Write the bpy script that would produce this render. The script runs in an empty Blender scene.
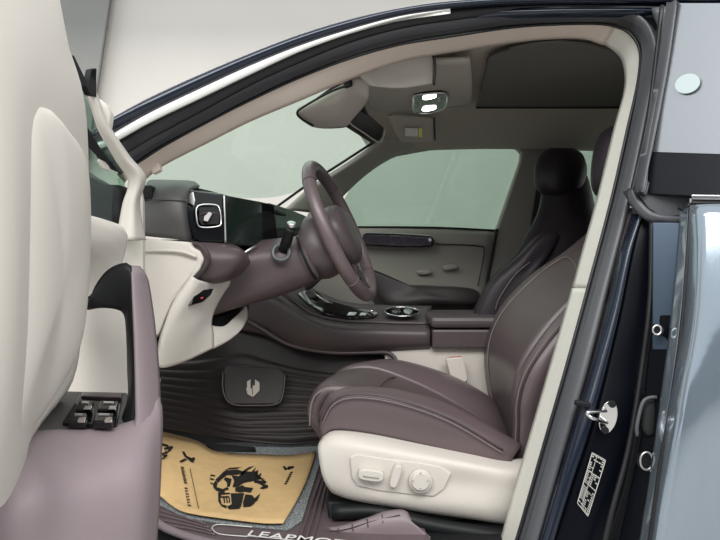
import bpy, bmesh, math, random
from mathutils import Vector, Matrix
random.seed(4)
S = bpy.context.scene
COL = S.collection
F = 540.0
CZ = 0.95

# ---------------------------------------------------------------- camera
cd = bpy.data.cameras.new('camera'); cam = bpy.data.objects.new('camera', cd); COL.objects.link(cam)
cam.location = (0, 0, CZ); cam.rotation_euler = (math.pi/2, 0, 0)
cd.sensor_width = 36; cd.lens = 36*F/720; cd.clip_start = 0.05
S.camera = cam
# ---------------------------------------------------------------- world, lights, exposure
w = bpy.data.worlds.new('world'); S.world = w; w.use_nodes = True
w.node_tree.nodes['Background'].inputs[0].default_value = (0.93, 0.97, 1.0, 1)
w.node_tree.nodes['Background'].inputs[1].default_value = 0.8
S.view_settings.view_transform = 'Standard'; S.view_settings.look = 'None'
S.view_settings.exposure = 0.15; S.view_settings.gamma = 1.0; S.view_settings.use_curve_mapping = False

def area(name, loc, rot, sx, sy, power, color=(1, 1, 1)):
    l = bpy.data.lights.new(name, 'AREA'); l.shape = 'RECTANGLE'; l.size = sx; l.size_y = sy; l.energy = power; l.color = color
    o = bpy.data.objects.new(name, l); COL.objects.link(o); o.location = loc; o.rotation_euler = rot; return o
area('showroom_ceiling_light', (-0.3, -1.5, 3.3), (math.radians(26), 0, 0), 5.0, 1.6, 175, (1, .98, .95))
area('showroom_ceiling_light', (-1.5, 3.9, 3.4), (math.radians(0), 0, 0), 6.0, 1.2, 55, (1, .98, .94))

# ---------------------------------------------------------------- materials
def mat(name, col, rough=.5, metal=0, spec=.5, coat=0, noise=0, nscale=300, bump=0, emit=None, var=0, sheen=0):
    m = bpy.data.materials.new(name); m.use_nodes = True
    nt = m.node_tree; b = nt.nodes['Principled BSDF']
    b.inputs['Base Color'].default_value = (*col, 1); b.inputs['Roughness'].default_value = rough
    b.inputs['Metallic'].default_value = metal; b.inputs['Specular IOR Level'].default_value = spec
    b.inputs['Coat Weight'].default_value = coat; b.inputs['Coat Roughness'].default_value = .04
    b.inputs['Sheen Weight'].default_value = sheen
    tc = nt.nodes.new('ShaderNodeTexCoord'); n = nt.nodes.new('ShaderNodeTexNoise'); n.inputs['Scale'].default_value = nscale
    n.inputs['Detail'].default_value = 4
    nt.links.new(tc.outputs['Object'], n.inputs['Vector'])
    if var:
        r = nt.nodes.new('ShaderNodeValToRGB')
        r.color_ramp.elements[0].color = (*[c*(1-var) for c in col], 1); r.color_ramp.elements[1].color = (*[min(1, c*(1+var)) for c in col], 1)
        r.color_ramp.elements[0].position = .3; r.color_ramp.elements[1].position = .7
        nt.links.new(n.outputs['Fac'], r.inputs['Fac']); nt.links.new(r.outputs['Color'], b.inputs['Base Color'])
    if bump:
        bp = nt.nodes.new('ShaderNodeBump'); bp.inputs['Strength'].default_value = bump; bp.inputs['Distance'].default_value = .002
        nt.links.new(n.outputs['Fac'], bp.inputs['Height']); nt.links.new(bp.outputs['Normal'], b.inputs['Normal'])
    if emit:
        b.inputs['Emission Color'].default_value = (*emit[:3], 1); b.inputs['Emission Strength'].default_value = emit[3]
    return m

def glass(name, tint, gl=.05):
    m = bpy.data.materials.new(name); m.use_nodes = True; nt = m.node_tree; nt.nodes.clear()
    o = nt.nodes.new('ShaderNodeOutputMaterial'); mx = nt.nodes.new('ShaderNodeMixShader')
    t = nt.nodes.new('ShaderNodeBsdfTransparent'); t.inputs[0].default_value = (*tint, 1)
    g = nt.nodes.new('ShaderNodeBsdfGlossy'); g.inputs['Roughness'].default_value = .02
    mx.inputs[0].default_value = gl
    nt.links.new(t.outputs[0], mx.inputs[1]); nt.links.new(g.outputs[0], mx.inputs[2]); nt.links.new(mx.outputs[0], o.inputs[0])
    return m

M = dict(
    cream=mat('cream_plastic', (.70, .655, .595), .45, bump=.05, nscale=900),
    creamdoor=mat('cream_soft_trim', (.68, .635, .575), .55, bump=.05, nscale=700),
    blush=mat('pale_pillar_fabric', (.80, .685, .60), .8, bump=.15, nscale=900),
    ivory=mat('ivory_pillar_plastic', (.88, .87, .79), .6, bump=.1, nscale=600),
    mauve=mat('mauve_leather', (.135, .10, .107), .36, bump=.2, nscale=420, var=.05, spec=.65),
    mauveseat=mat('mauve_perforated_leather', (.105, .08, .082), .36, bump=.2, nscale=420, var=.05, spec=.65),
    mauvelight=mat('light_mauve_soft_trim', (.28, .225, .24), .5, bump=.1, nscale=600),
    mauvedark=mat('dark_mauve_plastic', (.055, .042, .045), .42, bump=.15, nscale=500),
    mauvedash=mat('dashboard_mauve_leather', (.085, .061, .066), .4, bump=.25, nscale=420, spec=.4),
    console=mat('console_mauve', (.085, .065, .07), .42, bump=.12, nscale=500),
    seatshaded=mat('shaded_mauve_leather', (.022, .016, .022), .5, bump=.2, nscale=420),  # the seat mauve with shade put into its base colour
    greyleather=mat('grey_leather', (.085, .082, .08), .5, bump=.2, nscale=420),
    rib=mat('ribbed_mat_leather', (.022, .017, .017), .5, spec=.35, bump=.3, nscale=200),
    thread=mat('stitching', (.24, .19, .19), .8),
    head=mat('headliner_fabric', (.52, .455, .40), .9, bump=.2, nscale=900, var=.04),
    headgrey=mat('visor_grey', (.46, .425, .375), .7, bump=.1, nscale=700),
    shade=mat('sunroof_shade_fabric', (.13, .125, .11), .9, bump=.3, nscale=900),
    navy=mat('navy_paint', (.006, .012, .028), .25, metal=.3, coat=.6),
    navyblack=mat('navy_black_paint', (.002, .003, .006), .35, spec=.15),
    bluegrey=mat('blue_grey_metallic_paint', (.36, .43, .50), .13, metal=.75, coat=1),
    bluedark=mat('dark_blue_metallic_paint', (.05, .075, .11), .3, metal=.5),
    rubber=mat('black_rubber', (.012, .012, .014), .45, bump=.15, nscale=150),
    rubbergrey=mat('satin_grey_rubber', (.085, .088, .097), .38, bump=.1, nscale=150),
    chrome=mat('chrome', (.92, .91, .9), .16, metal=1),
    brushed=mat('bright_satin_trim', (.85, .84, .81), .4, metal=.4),
    satin=mat('satin_aluminium', (.78, .78, .78), .35, metal=1),
    gloss=mat('piano_black', (.005, .005, .006), .08, coat=.3),
    blackp=mat('black_plastic', (.010, .011, .012), .5, spec=.3, bump=.1),
    screen=mat('dark_screen', (.014, .022, .018), .1, coat=.3),
    carpet=mat('grey_loop_carpet', (.24, .26, .265), 1, bump=1, nscale=260, var=.8),
    kraft=mat('kraft_paper', (.72, .49, .23), .75, bump=.1, nscale=40, var=.05),
    ink=mat('black_ink', (.008, .007, .006), .6),
    white=mat('white_print', (.85, .84, .8), .5),
    yellow=mat('yellow_print', (.7, .6, .1), .5),
    red=mat('red_print', (.55, .05, .05), .4),
    wood=mat('gloss_plum_wood', (.035, .018, .028), .1, coat=1, var=.5, nscale=22),
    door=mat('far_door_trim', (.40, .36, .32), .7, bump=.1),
    lamp=mat('lamp_lens', (1, 1, 1), .3, emit=(1, .98, .93, 6)),
    wallm=mat('wall_paint', (.74, .71, .66), .9, var=.02, nscale=2),
    walldark=mat('reflection_wall_dark', (.16, .18, .21), .8),
    wallgrey=mat('grey_partition', (.30, .30, .285), .8, var=.05, nscale=2),
    floorm=mat('showroom_tile', (.42, .41, .39), .25, var=.05, nscale=3),
    darkreflection=mat('painted_dark_reflection', (.004, .005, .008), .3, spec=.3),  # near-black colour for a reflection painted on the rear door glass
    windowfilm=mat('reflective_window', (.50, .525, .555), .25, metal=.9),
    sticker=mat('pale_sticker', (.50, .58, .59), .6),
    label=mat('label_print', (.6, .6, .55), .6),
)
M['windshield'] = glass('windshield_glass', (.65, .765, .71))
M['sideglass'] = glass('tinted_glass', (.62, .72, .665))
M['clearglass'] = glass('clear_glass', (.62, .72, .66), .08)

# ---------------------------------------------------------------- geometry helpers
def P(px, py, D): return Vector(((px-360)*D/F, D, CZ-(py-270)*D/F))
def PZ(px, py, z): return P(px, py, (CZ-z)*F/(py-270))
def W(pts): return [P(*p) for p in pts]

def cr(pts, n, closed=False):
    pts = [Vector(p) for p in pts]; m = len(pts)
    if m == 1: return [pts[0].copy() for _ in range(n)]
    if m == 2 and not closed: return [pts[0].lerp(pts[1], i/(n-1)) for i in range(n)]
    def g(i):
        if closed: return pts[i % m]
        if i < 0: return pts[0]*2-pts[1]
        if i >= m: return pts[-1]*2-pts[-2]
        return pts[i]
    segs = m if closed else m-1
    dense = []
    K = 14
    for s in range(segs):
        a, b, c, d = g(s-1), g(s), g(s+1), g(s+2)
        for k in range(K):
            t = k/K
            dense.append(.5*((2*b)+(c-a)*t+(2*a-5*b+4*c-d)*t*t+(3*b-a-3*c+d)*t**3))
    dense.append(g(segs).copy())
    L = [0]
    for i in range(1, len(dense)): L.append(L[-1]+(dense[i]-dense[i-1]).length)
    tot = L[-1]; out = []; j = 0
    cnt = n if closed else n-1
    for i in range(n):
        t = tot*i/cnt
        while j < len(L)-2 and L[j+1] < t: j += 1
        f = (t-L[j])/max(1e-9, L[j+1]-L[j]); out.append(dense[j].lerp(dense[j+1], min(1, max(0, f))))
    return out

def link(name, me, m, parent=None, smooth=True):
    o = bpy.data.objects.new(name, me); COL.objects.link(o)
    if m: me.materials.append(M[m] if isinstance(m, str) else m)
    if smooth:
        for p in me.polygons: p.use_smooth = True
    if parent: o.parent = parent; o.matrix_parent_inverse = Matrix.Translation(-parent.location)
    return o

def face_cam(bm, toward=None):
    c = Vector((0, 0, 0)); n = Vector((0, 0, 0))
    for f in bm.faces:
        a = f.calc_area(); c += f.calc_center_median()*a; n += f.normal*a
    t = sum(f.calc_area() for f in bm.faces) or 1
    c /= t
    d = toward if toward else (cam.location-c)
    if n.dot(d) < 0: bmesh.ops.reverse_faces(bm, faces=bm.faces[:])

def grid(name, rows, m, parent=None, thick=.01, toward=None, closed=False, disp=None):
    bm = bmesh.new()
    vs = [[bm.verts.new(p) for p in r] for r in rows]
    for i in range(len(vs)-1):
        n = len(vs[i])
        for j in range(n if closed else n-1):
            k = (j+1) % n
            try: bm.faces.new((vs[i][j], vs[i][k], vs[i+1][k], vs[i+1][j]))
            except ValueError: pass
    bmesh.ops.remove_doubles(bm, verts=bm.verts[:], dist=1e-5)
    bm.normal_update(); face_cam(bm, toward)
    bm.normal_update()
    me = bpy.data.meshes.new(name); bm.to_mesh(me); bm.free()
    o = link(name, me, m, parent)
    if thick:
        s = o.modifiers.new('s', 'SOLIDIFY'); s.thickness = thick; s.offset = -1; s.use_even_offset = False
    return o

def loft(name, curves, m, parent=None, n=24, k=4, thick=.01, raw=False, toward=None, lin=False):
    """smooth sheet through a list of curves (pixel, pixel, depth) or world points if raw"""
    cs = [cr(c if raw else W(c), n) for c in curves]
    cols = []
    for j in range(n):
        pts = [c[j] for c in cs]
        if lin:
            q = []
            for a in range(len(pts)-1): q += [pts[a].lerp(pts[a+1], t/k) for t in range(k)]
            q.append(pts[-1]); cols.append(q)
        else: cols.append(cr(pts, (len(pts)-1)*k+1))
    rows = [[cols[j][i] for j in range(n)] for i in range(len(cols[0]))]
    return grid(name, rows, m, parent, thick, toward)

def band(name, A, B, m, parent=None, bulge=.01, bdir=(0, -1, 0), n=60, k=8, thick=.01, raw=False):
    a = cr(A if raw else W(A), n); b = cr(B if raw else W(B), n); d = Vector(bdir)
    rows = []
    for i in range(k+1):
        t = i/k; h = bulge*math.sin(math.pi*t)**.7
        rows.append([a[j].lerp(b[j], t)+d*h for j in range(n)])
    return grid(name, rows, m, parent, thick)

def slab(name, pts, m, parent=None, depth=.02, dvec=None, bevel=.004, smooth_outline=0, raw=False, seg=3):
    p = pts if raw else W(pts)
    if smooth_outline: p = cr(p, smooth_outline, True)
    bm = bmesh.new(); vs = [bm.verts.new(q) for q in p]; f = bm.faces.new(vs); bm.normal_update()
    face_cam(bm); bm.normal_update(); nrm = f.normal.copy()
    dv = Vector(dvec).normalized()*depth if dvec else -nrm*depth
    r = bmesh.ops.extrude_face_region(bm, geom=[f])
    nv = [e for e in r['geom'] if isinstance(e, bmesh.types.BMVert)]
    # the extruded copy becomes the back
    for v in nv: v.co += dv
    bmesh.ops.recalc_face_normals(bm, faces=bm.faces[:])
    if not any(len(ff.verts) == len(vs) and (ff.calc_center_median()-sum(p, Vector())/len(p)).length < depth*.5 for ff in bm.faces):
        try: bm.faces.new(vs)
        except ValueError: pass
        bmesh.ops.recalc_face_normals(bm, faces=bm.faces[:])
    me = bpy.data.meshes.new(name); bm.to_mesh(me); bm.free()
    o = link(name, me, m, parent)
    if bevel:
        b = o.modifiers.new('b', 'BEVEL'); b.width = bevel; b.segments = seg; b.limit_method = 'ANGLE'; b.angle_limit = math.radians(40)
    o.modifiers.new('w', 'WEIGHTED_NORMAL')
    return o

def pillow(name, pts, m, parent=None, h=.03, depth=.05, raw=False, n=48, rings=9, power=.5, back=.5):
    """rounded solid from an outline: domed towards the viewer, and a shallower dome behind"""
    p = cr(pts if raw else W(pts), n, True); c = sum(p, Vector())/n
    nr = Vector()
    for i in range(n): nr += (p[i]-c).cross(p[(i+1) % n]-c)
    nr.normalize()
    if nr.dot(cam.location-c) < 0: nr = -nr
    rows = []
    prof = [(math.cos(a), math.sin(a)) for a in [math.pi/2*(1-i/rings) for i in range(rings+1)]]
    for s, z in prof:
        rows.append([c+(q-c)*(s**power if s > 1e-6 else 0)+nr*h*z for q in p])
    for s, z in reversed(prof):
        rows.append([c+(q-c)*(s**power if s > 1e-6 else 0)-nr*(depth+h*back*z) for q in p])
    o = grid(name, rows, m, parent, 0, closed=True)
    bm = bmesh.new(); bm.from_mesh(o.data); bmesh.ops.recalc_face_normals(bm, faces=bm.faces[:]); bm.to_mesh(o.data); bm.free()
    return o

def tube(name, pts, r, m, parent=None, n=40, seg=10, raw=False, closed=False, flat=1.0):
    p = cr(pts if raw else W(pts), n, closed)
    rr = r if callable(r) else (lambda t: r)
    rows = []; up = None
    N = len(p)
    for i in range(N):
        t = (p[(i+1) % N]-p[i-1] if closed else p[min(i+1, N-1)]-p[max(i-1, 0)]).normalized()
        if up is None: up = t.orthogonal().normalized()
        up = (up-t*up.dot(t)).normalized(); side = t.cross(up)
        R = rr(i/(N-1)); rows.append([p[i]+(up*math.cos(a)+side*math.sin(a)*flat)*R for a in [2*math.pi*j/seg for j in range(seg)]])
    if closed: rows.append(rows[0])
    bm = bmesh.new(); vs = [[bm.verts.new(q) for q in r_] for r_ in (rows[:-1] if closed else rows)]
    K = len(vs)
    for i in range(K if closed else K-1):
        for j in range(seg):
            bm.faces.new((vs[i][j], vs[i][(j+1) % seg], vs[(i+1) % K][(j+1) % seg], vs[(i+1) % K][j]))
    if not closed: bm.faces.new(vs[0]); bm.faces.new(vs[-1])
    bmesh.ops.recalc_face_normals(bm, faces=bm.faces[:])
    me = bpy.data.meshes.new(name); bm.to_mesh(me); bm.free()
    return link(name, me, m, parent)

def disc(name, c, nrm, r, depth, m, parent=None, seg=32, bevel=.002, ell=1, rot=0):
    """round button/plate: centre c, axis nrm"""
    q = Vector(nrm).to_track_quat('Z', 'Y') @ Matrix.Rotation(rot, 3, 'Z').to_quaternion()
    bm = bmesh.new(); bmesh.ops.create_cone(bm, cap_ends=True, segments=seg, radius1=r, radius2=r, depth=depth)
    for v in bm.verts: v.co = q @ Vector((v.co.x, v.co.y*ell, v.co.z))+Vector(c)
    me = bpy.data.meshes.new(name); bm.to_mesh(me); bm.free()
    o = link(name, me, m, parent)
    if bevel:
        b = o.modifiers.new('b', 'BEVEL'); b.width = bevel; b.segments = 3; b.limit_method = 'ANGLE'
    o.modifiers.new('w', 'WEIGHTED_NORMAL')
    return o

def box(name, lo, hi, m, parent=None, bevel=.003):
    bm = bmesh.new(); bmesh.ops.create_cube(bm, size=1)
    for v in bm.verts: v.co = Vector([lo[i] if v.co[i] < 0 else hi[i] for i in range(3)])
    me = bpy.data.meshes.new(name); bm.to_mesh(me); bm.free()
    o = link(name, me, m, parent, False)
    if bevel: b = o.modifiers.new('b', 'BEVEL'); b.width = bevel; b.segments = 2
    return o

def decal(name, polys, m, parent=None, thick=.0004):
    """thin printed shapes; polys = lists of world points"""
    bm = bmesh.new()
    for p in polys:
        try: bm.faces.new([bm.verts.new(q) for q in p])
        except ValueError: pass
    bm.normal_update()
    bmesh.ops.triangulate(bm, faces=bm.faces[:])
    for f in bm.faces:
        f.normal_update()
        if f.normal.dot(cam.location-f.calc_center_median()) < 0: f.normal_flip()
    me = bpy.data.meshes.new(name); bm.to_mesh(me); bm.free()
    o = link(name, me, m, parent, False)
    s = o.modifiers.new('s', 'SOLIDIFY'); s.thickness = thick; s.offset = 1
    return o

def text(name, s, org, xd, yd, size, m, parent=None, sx=1.0, extrude=.0004, bold=0):
    c = bpy.data.curves.new(name, 'FONT'); c.body = s; c.size = size; c.extrude = extrude; c.offset = bold
    c.space_character = 1.05
    o = bpy.data.objects.new(name, c); COL.objects.link(o); c.materials.append(M[m])
    x = Vector(xd).normalized(); y = Vector(yd); y = (y-x*y.dot(x)).normalized(); z = x.cross(y)
    mt = Matrix((x*sx, y, z)).transposed().to_4x4(); mt.translation = Vector(org)
    dg = bpy.context.evaluated_depsgraph_get(); me = bpy.data.meshes.new_from_object(o.evaluated_get(dg))
    bpy.data.objects.remove(o); me.transform(mt)
    me.materials.clear()
    return link(name, me, m, parent, False)

def thing(name, label, cat, loc=(0, 0, 0), kind='thing', group=None):
    o = bpy.data.objects.new(name, None); COL.objects.link(o); o.location = loc; o.empty_display_size = .05
    o['label'] = label; o['category'] = cat; o['kind'] = kind
    if group: o['group'] = group
    return o
def tag(o, label, cat, kind='thing', group=None):
    o['label'] = label; o['category'] = cat; o['kind'] = kind
    if group: o['group'] = group
    return o

# ================================================================ SETTING
def struct(o): o['kind'] = 'structure'; return o
struct(box('floor', (-6, -5, -.05), (6, 5.6, 0), 'floorm', bevel=0))
struct(box('wall_back', (-6, 5.5, 0), (6, 5.6, 5.0), 'wallm', bevel=0))
struct(box('reflection_wall', (-6, -4.2, 0), (6, -4.1, 2.0), 'walldark', bevel=0))  # unseen low wall, added to darken what glossy surfaces reflect
o = slab('wall_left', [(20, -60, 5.35), (118, -60, 5.35), (94, 100, 5.35), (70, 300, 5.35), (20, 300, 5.35)], 'wallgrey', depth=.05, dvec=(0, 1, 0), bevel=0); struct(o)

# ================================================================ CAR BODY
car = thing('body_shell', 'navy car body shell with open front door frame, pale headliner and tinted windows', 'car body', (0.3, 1.4, 0))

# aperture ring: each line is (px, py, depth) from the lower A pillar, over the roof, down the B pillar
navyA = [(95, 130, 1.10), (110, 119, 1.12), (150, 97, 1.14), (200, 74, 1.17), (250, 53, 1.19), (300, 34, 1.21), (350, 19, 1.22), (400, 8, 1.23), (450, 1, 1.24), (520, -3, 1.25), (600, -4, 1.25), (700, -2, 1.25), (760, -2, 1.25), (1150, 3, 1.25)]
navyB = [(95, 144, 1.11), (112, 134, 1.13), (150, 113, 1.14), (200, 89, 1.17), (250, 66, 1.19), (300, 46, 1.21), (350, 30, 1.22), (400, 17, 1.23), (450, 10, 1.24), (520, 5, 1.25), (600, 4, 1.25), (700, 4, 1.25), (760, 4, 1.25), (1150, 10, 1.25)]
band('roof_rail', navyA, navyB, 'navy', car, bulge=.012, n=80, thick=.02)
chB = [(95, 152, 1.11), (116, 142, 1.13), (150, 123, 1.14), (200, 99, 1.17), (250, 75, 1.19), (300, 52, 1.21), (350, 34, 1.22), (400, 19.5, 1.23), (450, 12, 1.24), (520, 6.5, 1.25), (600, 5, 1.25), (700, 5, 1.25), (760, 5, 1.25), (1150, 12, 1.25)]
band('chrome_roof_trim', [(x, y-1, d) for x, y, d in navyB[:9]], chB[:8]+[(450, 10.5, 1.24)], 'brushed', car, bulge=.004, n=80, thick=.01)
rbA = chB[:9]+[(520, 6, 1.26), (600, 5, 1.26), (645, 8, 1.25), (668, 20, 1.23)]
band('outer_rubber_strip', [(95, 151, 1.12), (116, 141, 1.14), (150, 122, 1.15), (200, 98, 1.18), (250, 74, 1.20), (300, 51, 1.22), (350, 33, 1.23), (400, 18, 1.24), (450, 10, 1.25), (520, 4, 1.26), (600, 3, 1.26), (680, 3, 1.26)],
     [(110, 166, 1.13), (128, 153, 1.15), (155, 137, 1.16), (200, 113, 1.19), (250, 86, 1.21), (300, 63, 1.23), (350, 43, 1.24), (400, 29, 1.25), (450, 21, 1.26), (520, 13, 1.27), (600, 11, 1.27), (680, 12, 1.27)], 'rubber', car, bulge=.004, n=80, thick=.02)
# main door seal: runs round the whole opening
sealA = [(112, 160, 1.14), (126, 150, 1.16), (150, 134, 1.17), (200, 108, 1.20), (250, 82, 1.22), (300, 59, 1.24), (350, 39, 1.25), (400, 26, 1.26), (450, 17, 1.27), (520, 10, 1.28), (590, 8, 1.28), (625, 10, 1.28), (645, 20, 1.27), (655, 40, 1.26), (655, 70, 1.24), (645, 130, 1.22), (631, 200, 1.20), (608, 290, 1.17), (588, 370, 1.14), (565, 450, 1.12), (545, 520, 1.10), (530, 570, 1.09)]
sealB = [(120, 172, 1.17), (140, 160, 1.19), (165, 144, 1.20), (205, 122, 1.23), (250, 99, 1.25), (300, 76, 1.27), (350, 57, 1.28), (400, 43, 1.29), (450, 35, 1.30), (520, 25, 1.31), (590, 22, 1.31), (617, 25, 1.31), (632, 33, 1.30), (641, 50, 1.29), (639, 80, 1.27), (628, 130, 1.25), (612, 200, 1.23), (588, 290, 1.20), (566, 370, 1.17), (543, 450, 1.15), (523, 520, 1.13), (508, 570, 1.12)]
band('door_seal', sealA, sealB, 'rubbergrey', car, bulge=.02, n=140, k=10, thick=.03)
tube('seal_lip', [(x-1, y+1.5, d-.004) for x, y, d in sealB], .0035, 'rubber', car, n=140)
# pale inner trim: A pillar + roof edge, then B pillar
blA = [(x, y, d+.005) for x, y, d in [(118, 174, 1.17), (140, 160, 1.19), (165, 144, 1.20), (205, 121, 1.23), (250, 98, 1.25), (300, 75, 1.27), (350, 56, 1.28), (400, 42, 1.29), (450, 34, 1.30), (520, 24, 1.31), (590, 21, 1.31), (617, 24, 1.31)]]
blB = [(133, 190, 1.24), (150, 176, 1.25), (165, 165, 1.26), (208, 143, 1.28), (252, 121, 1.30), (300, 101, 1.32), (345, 82, 1.34), (400, 62, 1.36), (450, 53, 1.38), (520, 42, 1.38), (578, 39, 1.37), (603, 45, 1.36)]
band('a_pillar_trim', blA, blB, 'blush', car, bulge=.012, n=80, thick=.012)
# little clip tab on the A pillar
slab('pillar_clip', [(150, 168, 1.235), (158, 161, 1.235), (160, 170, 1.235), (152, 174, 1.235)], 'blush', car, depth=.02, bevel=.003)
ivA = [(615, 23, 1.315), (632, 33, 1.305), (641, 50, 1.295), (639, 80, 1.275), (628, 130, 1.255), (612, 200, 1.235), (598, 250, 1.22), (589, 287, 1.205)]
ivB = [(598, 41, 1.37), (612, 50, 1.37), (622, 62, 1.37), (624, 88, 1.36), (613, 130, 1.34), (596, 200, 1.32), (582, 250, 1.31), (572, 287, 1.30)]
band('b_pillar_trim', ivA, ivB, 'ivory', car, bulge=.012, n=70, thick=.012)
band('b_pillar_trim_lower', [(588.7, 288, 1.203), (566, 370, 1.175), (543, 450, 1.155), (523, 520, 1.135), (508, 570, 1.12)],
     [(571.5, 288, 1.30), (548, 370, 1.28), (525, 450, 1.26), (504, 525, 1.25), (490, 575, 1.24)], 'ivory', car, bulge=.008, n=50, thick=.012)
# pillar outer panels (navy) to the right of the seal
band('b_pillar_outer_upper', [(652, 8, 1.24), (660, 40, 1.24), (655, 90, 1.23), (648, 130, 1.21), (634, 200, 1.19), (628, 230, 1.18)],
     [(700, 5, 1.22), (690, 40, 1.22), (676, 90, 1.21), (664, 130, 1.19), (646, 200, 1.17), (640, 230, 1.16)], 'rubbergrey', car, bulge=.005, n=40, thick=.03)
# roof front-right corner plate
slab('roof_corner_panel', [(640, 8, 1.31), (672, 5, 1.31), (668, 20, 1.31), (662, 60, 1.30), (645, 60, 1.31)], 'rubbergrey', car, depth=.03, dvec=(0, 1, 0), bevel=.002)
tube('pillar_gap_strip', [(662, 6, 1.21), (656, 60, 1.20), (648, 120, 1.185), (636, 175, 1.17), (629, 205, 1.16)], .005, 'rubber', car)
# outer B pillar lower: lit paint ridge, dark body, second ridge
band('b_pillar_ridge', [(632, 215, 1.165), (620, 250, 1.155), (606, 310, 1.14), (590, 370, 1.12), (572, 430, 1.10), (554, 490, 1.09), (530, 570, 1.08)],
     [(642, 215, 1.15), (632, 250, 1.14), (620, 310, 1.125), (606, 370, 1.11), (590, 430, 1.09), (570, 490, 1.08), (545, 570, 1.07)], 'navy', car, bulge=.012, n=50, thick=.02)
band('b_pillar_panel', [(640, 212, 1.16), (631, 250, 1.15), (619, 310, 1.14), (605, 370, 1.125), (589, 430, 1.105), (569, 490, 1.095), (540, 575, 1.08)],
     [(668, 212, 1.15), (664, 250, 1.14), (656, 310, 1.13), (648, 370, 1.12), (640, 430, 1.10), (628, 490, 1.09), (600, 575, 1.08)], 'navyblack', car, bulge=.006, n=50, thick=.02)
tube('pillar_weatherstrip', [(652, 222, 1.12), (650, 300, 1.10), (640, 380, 1.09), (628, 450, 1.075), (612, 510, 1.06), (600, 560, 1.05)], .0055, 'rubber', car, n=50)
band('sill_step', [(560, 540, 1.09), (592, 505, 1.095), (620, 440, 1.10), (634, 390, 1.11)], [(640, 560, 1.12), (645, 520, 1.12), (655, 450, 1.12), (665, 390, 1.12)], 'navyblack', car, bulge=.004, n=30)
band('door_jamb_rear', [(642, 215, 1.17), (655, 300, 1.16), (650, 400, 1.15), (640, 560, 1.14)], [(700, 215, 1.26), (700, 300, 1.26), (695, 400, 1.25), (690, 560, 1.25)], 'blackp', car, bulge=0, n=20)

# striker
st = disc('door_striker', P(608, 417, 1.08), (-.25, -1, 0), .034, .006, 'chrome', car, ell=.5, rot=math.radians(78), bevel=.002)
tube('striker_loop', [(607, 423, 1.075), (594, 419, 1.045), (588, 415, 1.045), (589, 412, 1.045), (606, 411, 1.072)], .0035, 'chrome', st)
for (x, y) in ((612, 404), (605, 430)):
    disc('screw', P(x, y, 1.066), (-.25, -1, 0), .007, .008, 'blackp', st, bevel=.001)
slab('bump_stop', [(576, 400, 1.08), (592, 403, 1.08), (591, 409, 1.08), (575, 406, 1.08)], 'blackp', car, depth=.01)
# certification label: outline, dividing lines and rows of tiny print
polys = []
def quad(a, b, c, d): polys.append([a, b, c, d])
LA, LB, LC, LD = (592, 452), (606, 460), (588, 517), (577, 503)
def lab(u, v):
    x = (LA[0]*(1-u)+LB[0]*u)*(1-v)+(LD[0]*(1-u)+LC[0]*u)*v; y = (LA[1]*(1-u)+LB[1]*u)*(1-v)+(LD[1]*(1-u)+LC[1]*u)*v
    return P(x, y, 1.079)
for u0, u1, v0, v1 in ((0, 1, 0, .012), (0, 1, .985, 1), (0, .05, 0, 1), (.95, 1, 0, 1), (.36, .39, 0, 1), (0, 1, .33, .345), (0, 1, .66, .675)):
    polys.append([lab(u0, v0), lab(u1, v0), lab(u1, v1), lab(u0, v1)])
for i in range(26):
    for j in range(5):
        if random.random() < .5:
            u0 = .07+j*.18; v0 = .02+i*.0375
            polys.append([lab(u0, v0), lab(u0+.13, v0), lab(u0+.13, v0+.018), lab(u0, v0+.018)])
decal('certification_label', polys, 'label', car)

# ---- roof, headliner
zr = 1.50
def H(x, y, z): return Vector((x, y, z))
# headliner sheet through curves running along x from near rail to far rail
hl = []
for Y, zl, x0 in ((1.345, 1.535, -.04), (1.45, 1.545, -.06), (1.65, 1.553, -.08), (1.9, 1.553, -.07), (2.15, 1.545, -.03), (2.35, 1.53, .06), (2.5, 1.50, .16)):
    hl.append([H(x0, Y, zl-.015), H(x0+.1, Y, zl), H(.6, Y, zl+.01), H(1.1, Y, zl), H(1.9, Y, zl-.03)])
loft('headliner', hl, 'head', car, n=30, k=4, thick=.01, raw=True, toward=Vector((0, 0, -1)))
loft('roof_panel', [[H(-.08, 1.28, 1.50), H(.10, 1.27, 1.535), H(.5, 1.26, 1.565), H(2.0, 1.26, 1.55)], [H(-.08, 1.9, 1.57), H(.10, 1.9, 1.585), H(.5, 1.9, 1.595), H(2, 1.9, 1.58)], [H(.05, 2.6, 1.53), H(.2, 2.6, 1.55), H(.5, 2.6, 1.565), H(2.0, 2.6, 1.55)]], 'navy', car, n=16, raw=True, thick=.015, toward=Vector((0, 0, 1)))
# sunroof shade: recessed dark fabric and its dark rim
sh = [(476, 107), (480, 95), (486, 70), (489, 56), (510, 49), (535, 44), (560, 42), (590, 45), (610, 52), (630, 62), (650, 107)]
pts = [PZ(x, 540-y if False else y, 1.533) if False else P(x, y, (1.533-CZ)*F/(270-y)) for x, y in sh]
slab('sunroof_shade', pts, 'shade', car, depth=.006, bevel=.001, raw=True)
tube('sunroof_rim', [pts[i]+Vector((0, 0, -.002)) for i in (-1, 0)], .004, 'blackp', car, n=4, raw=True)
tube('sunroof_rim', [q+Vector((0, 0, -.001)) for q in pts[:5]], .0025, 'mauvedark', car, n=20, raw=True)

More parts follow.
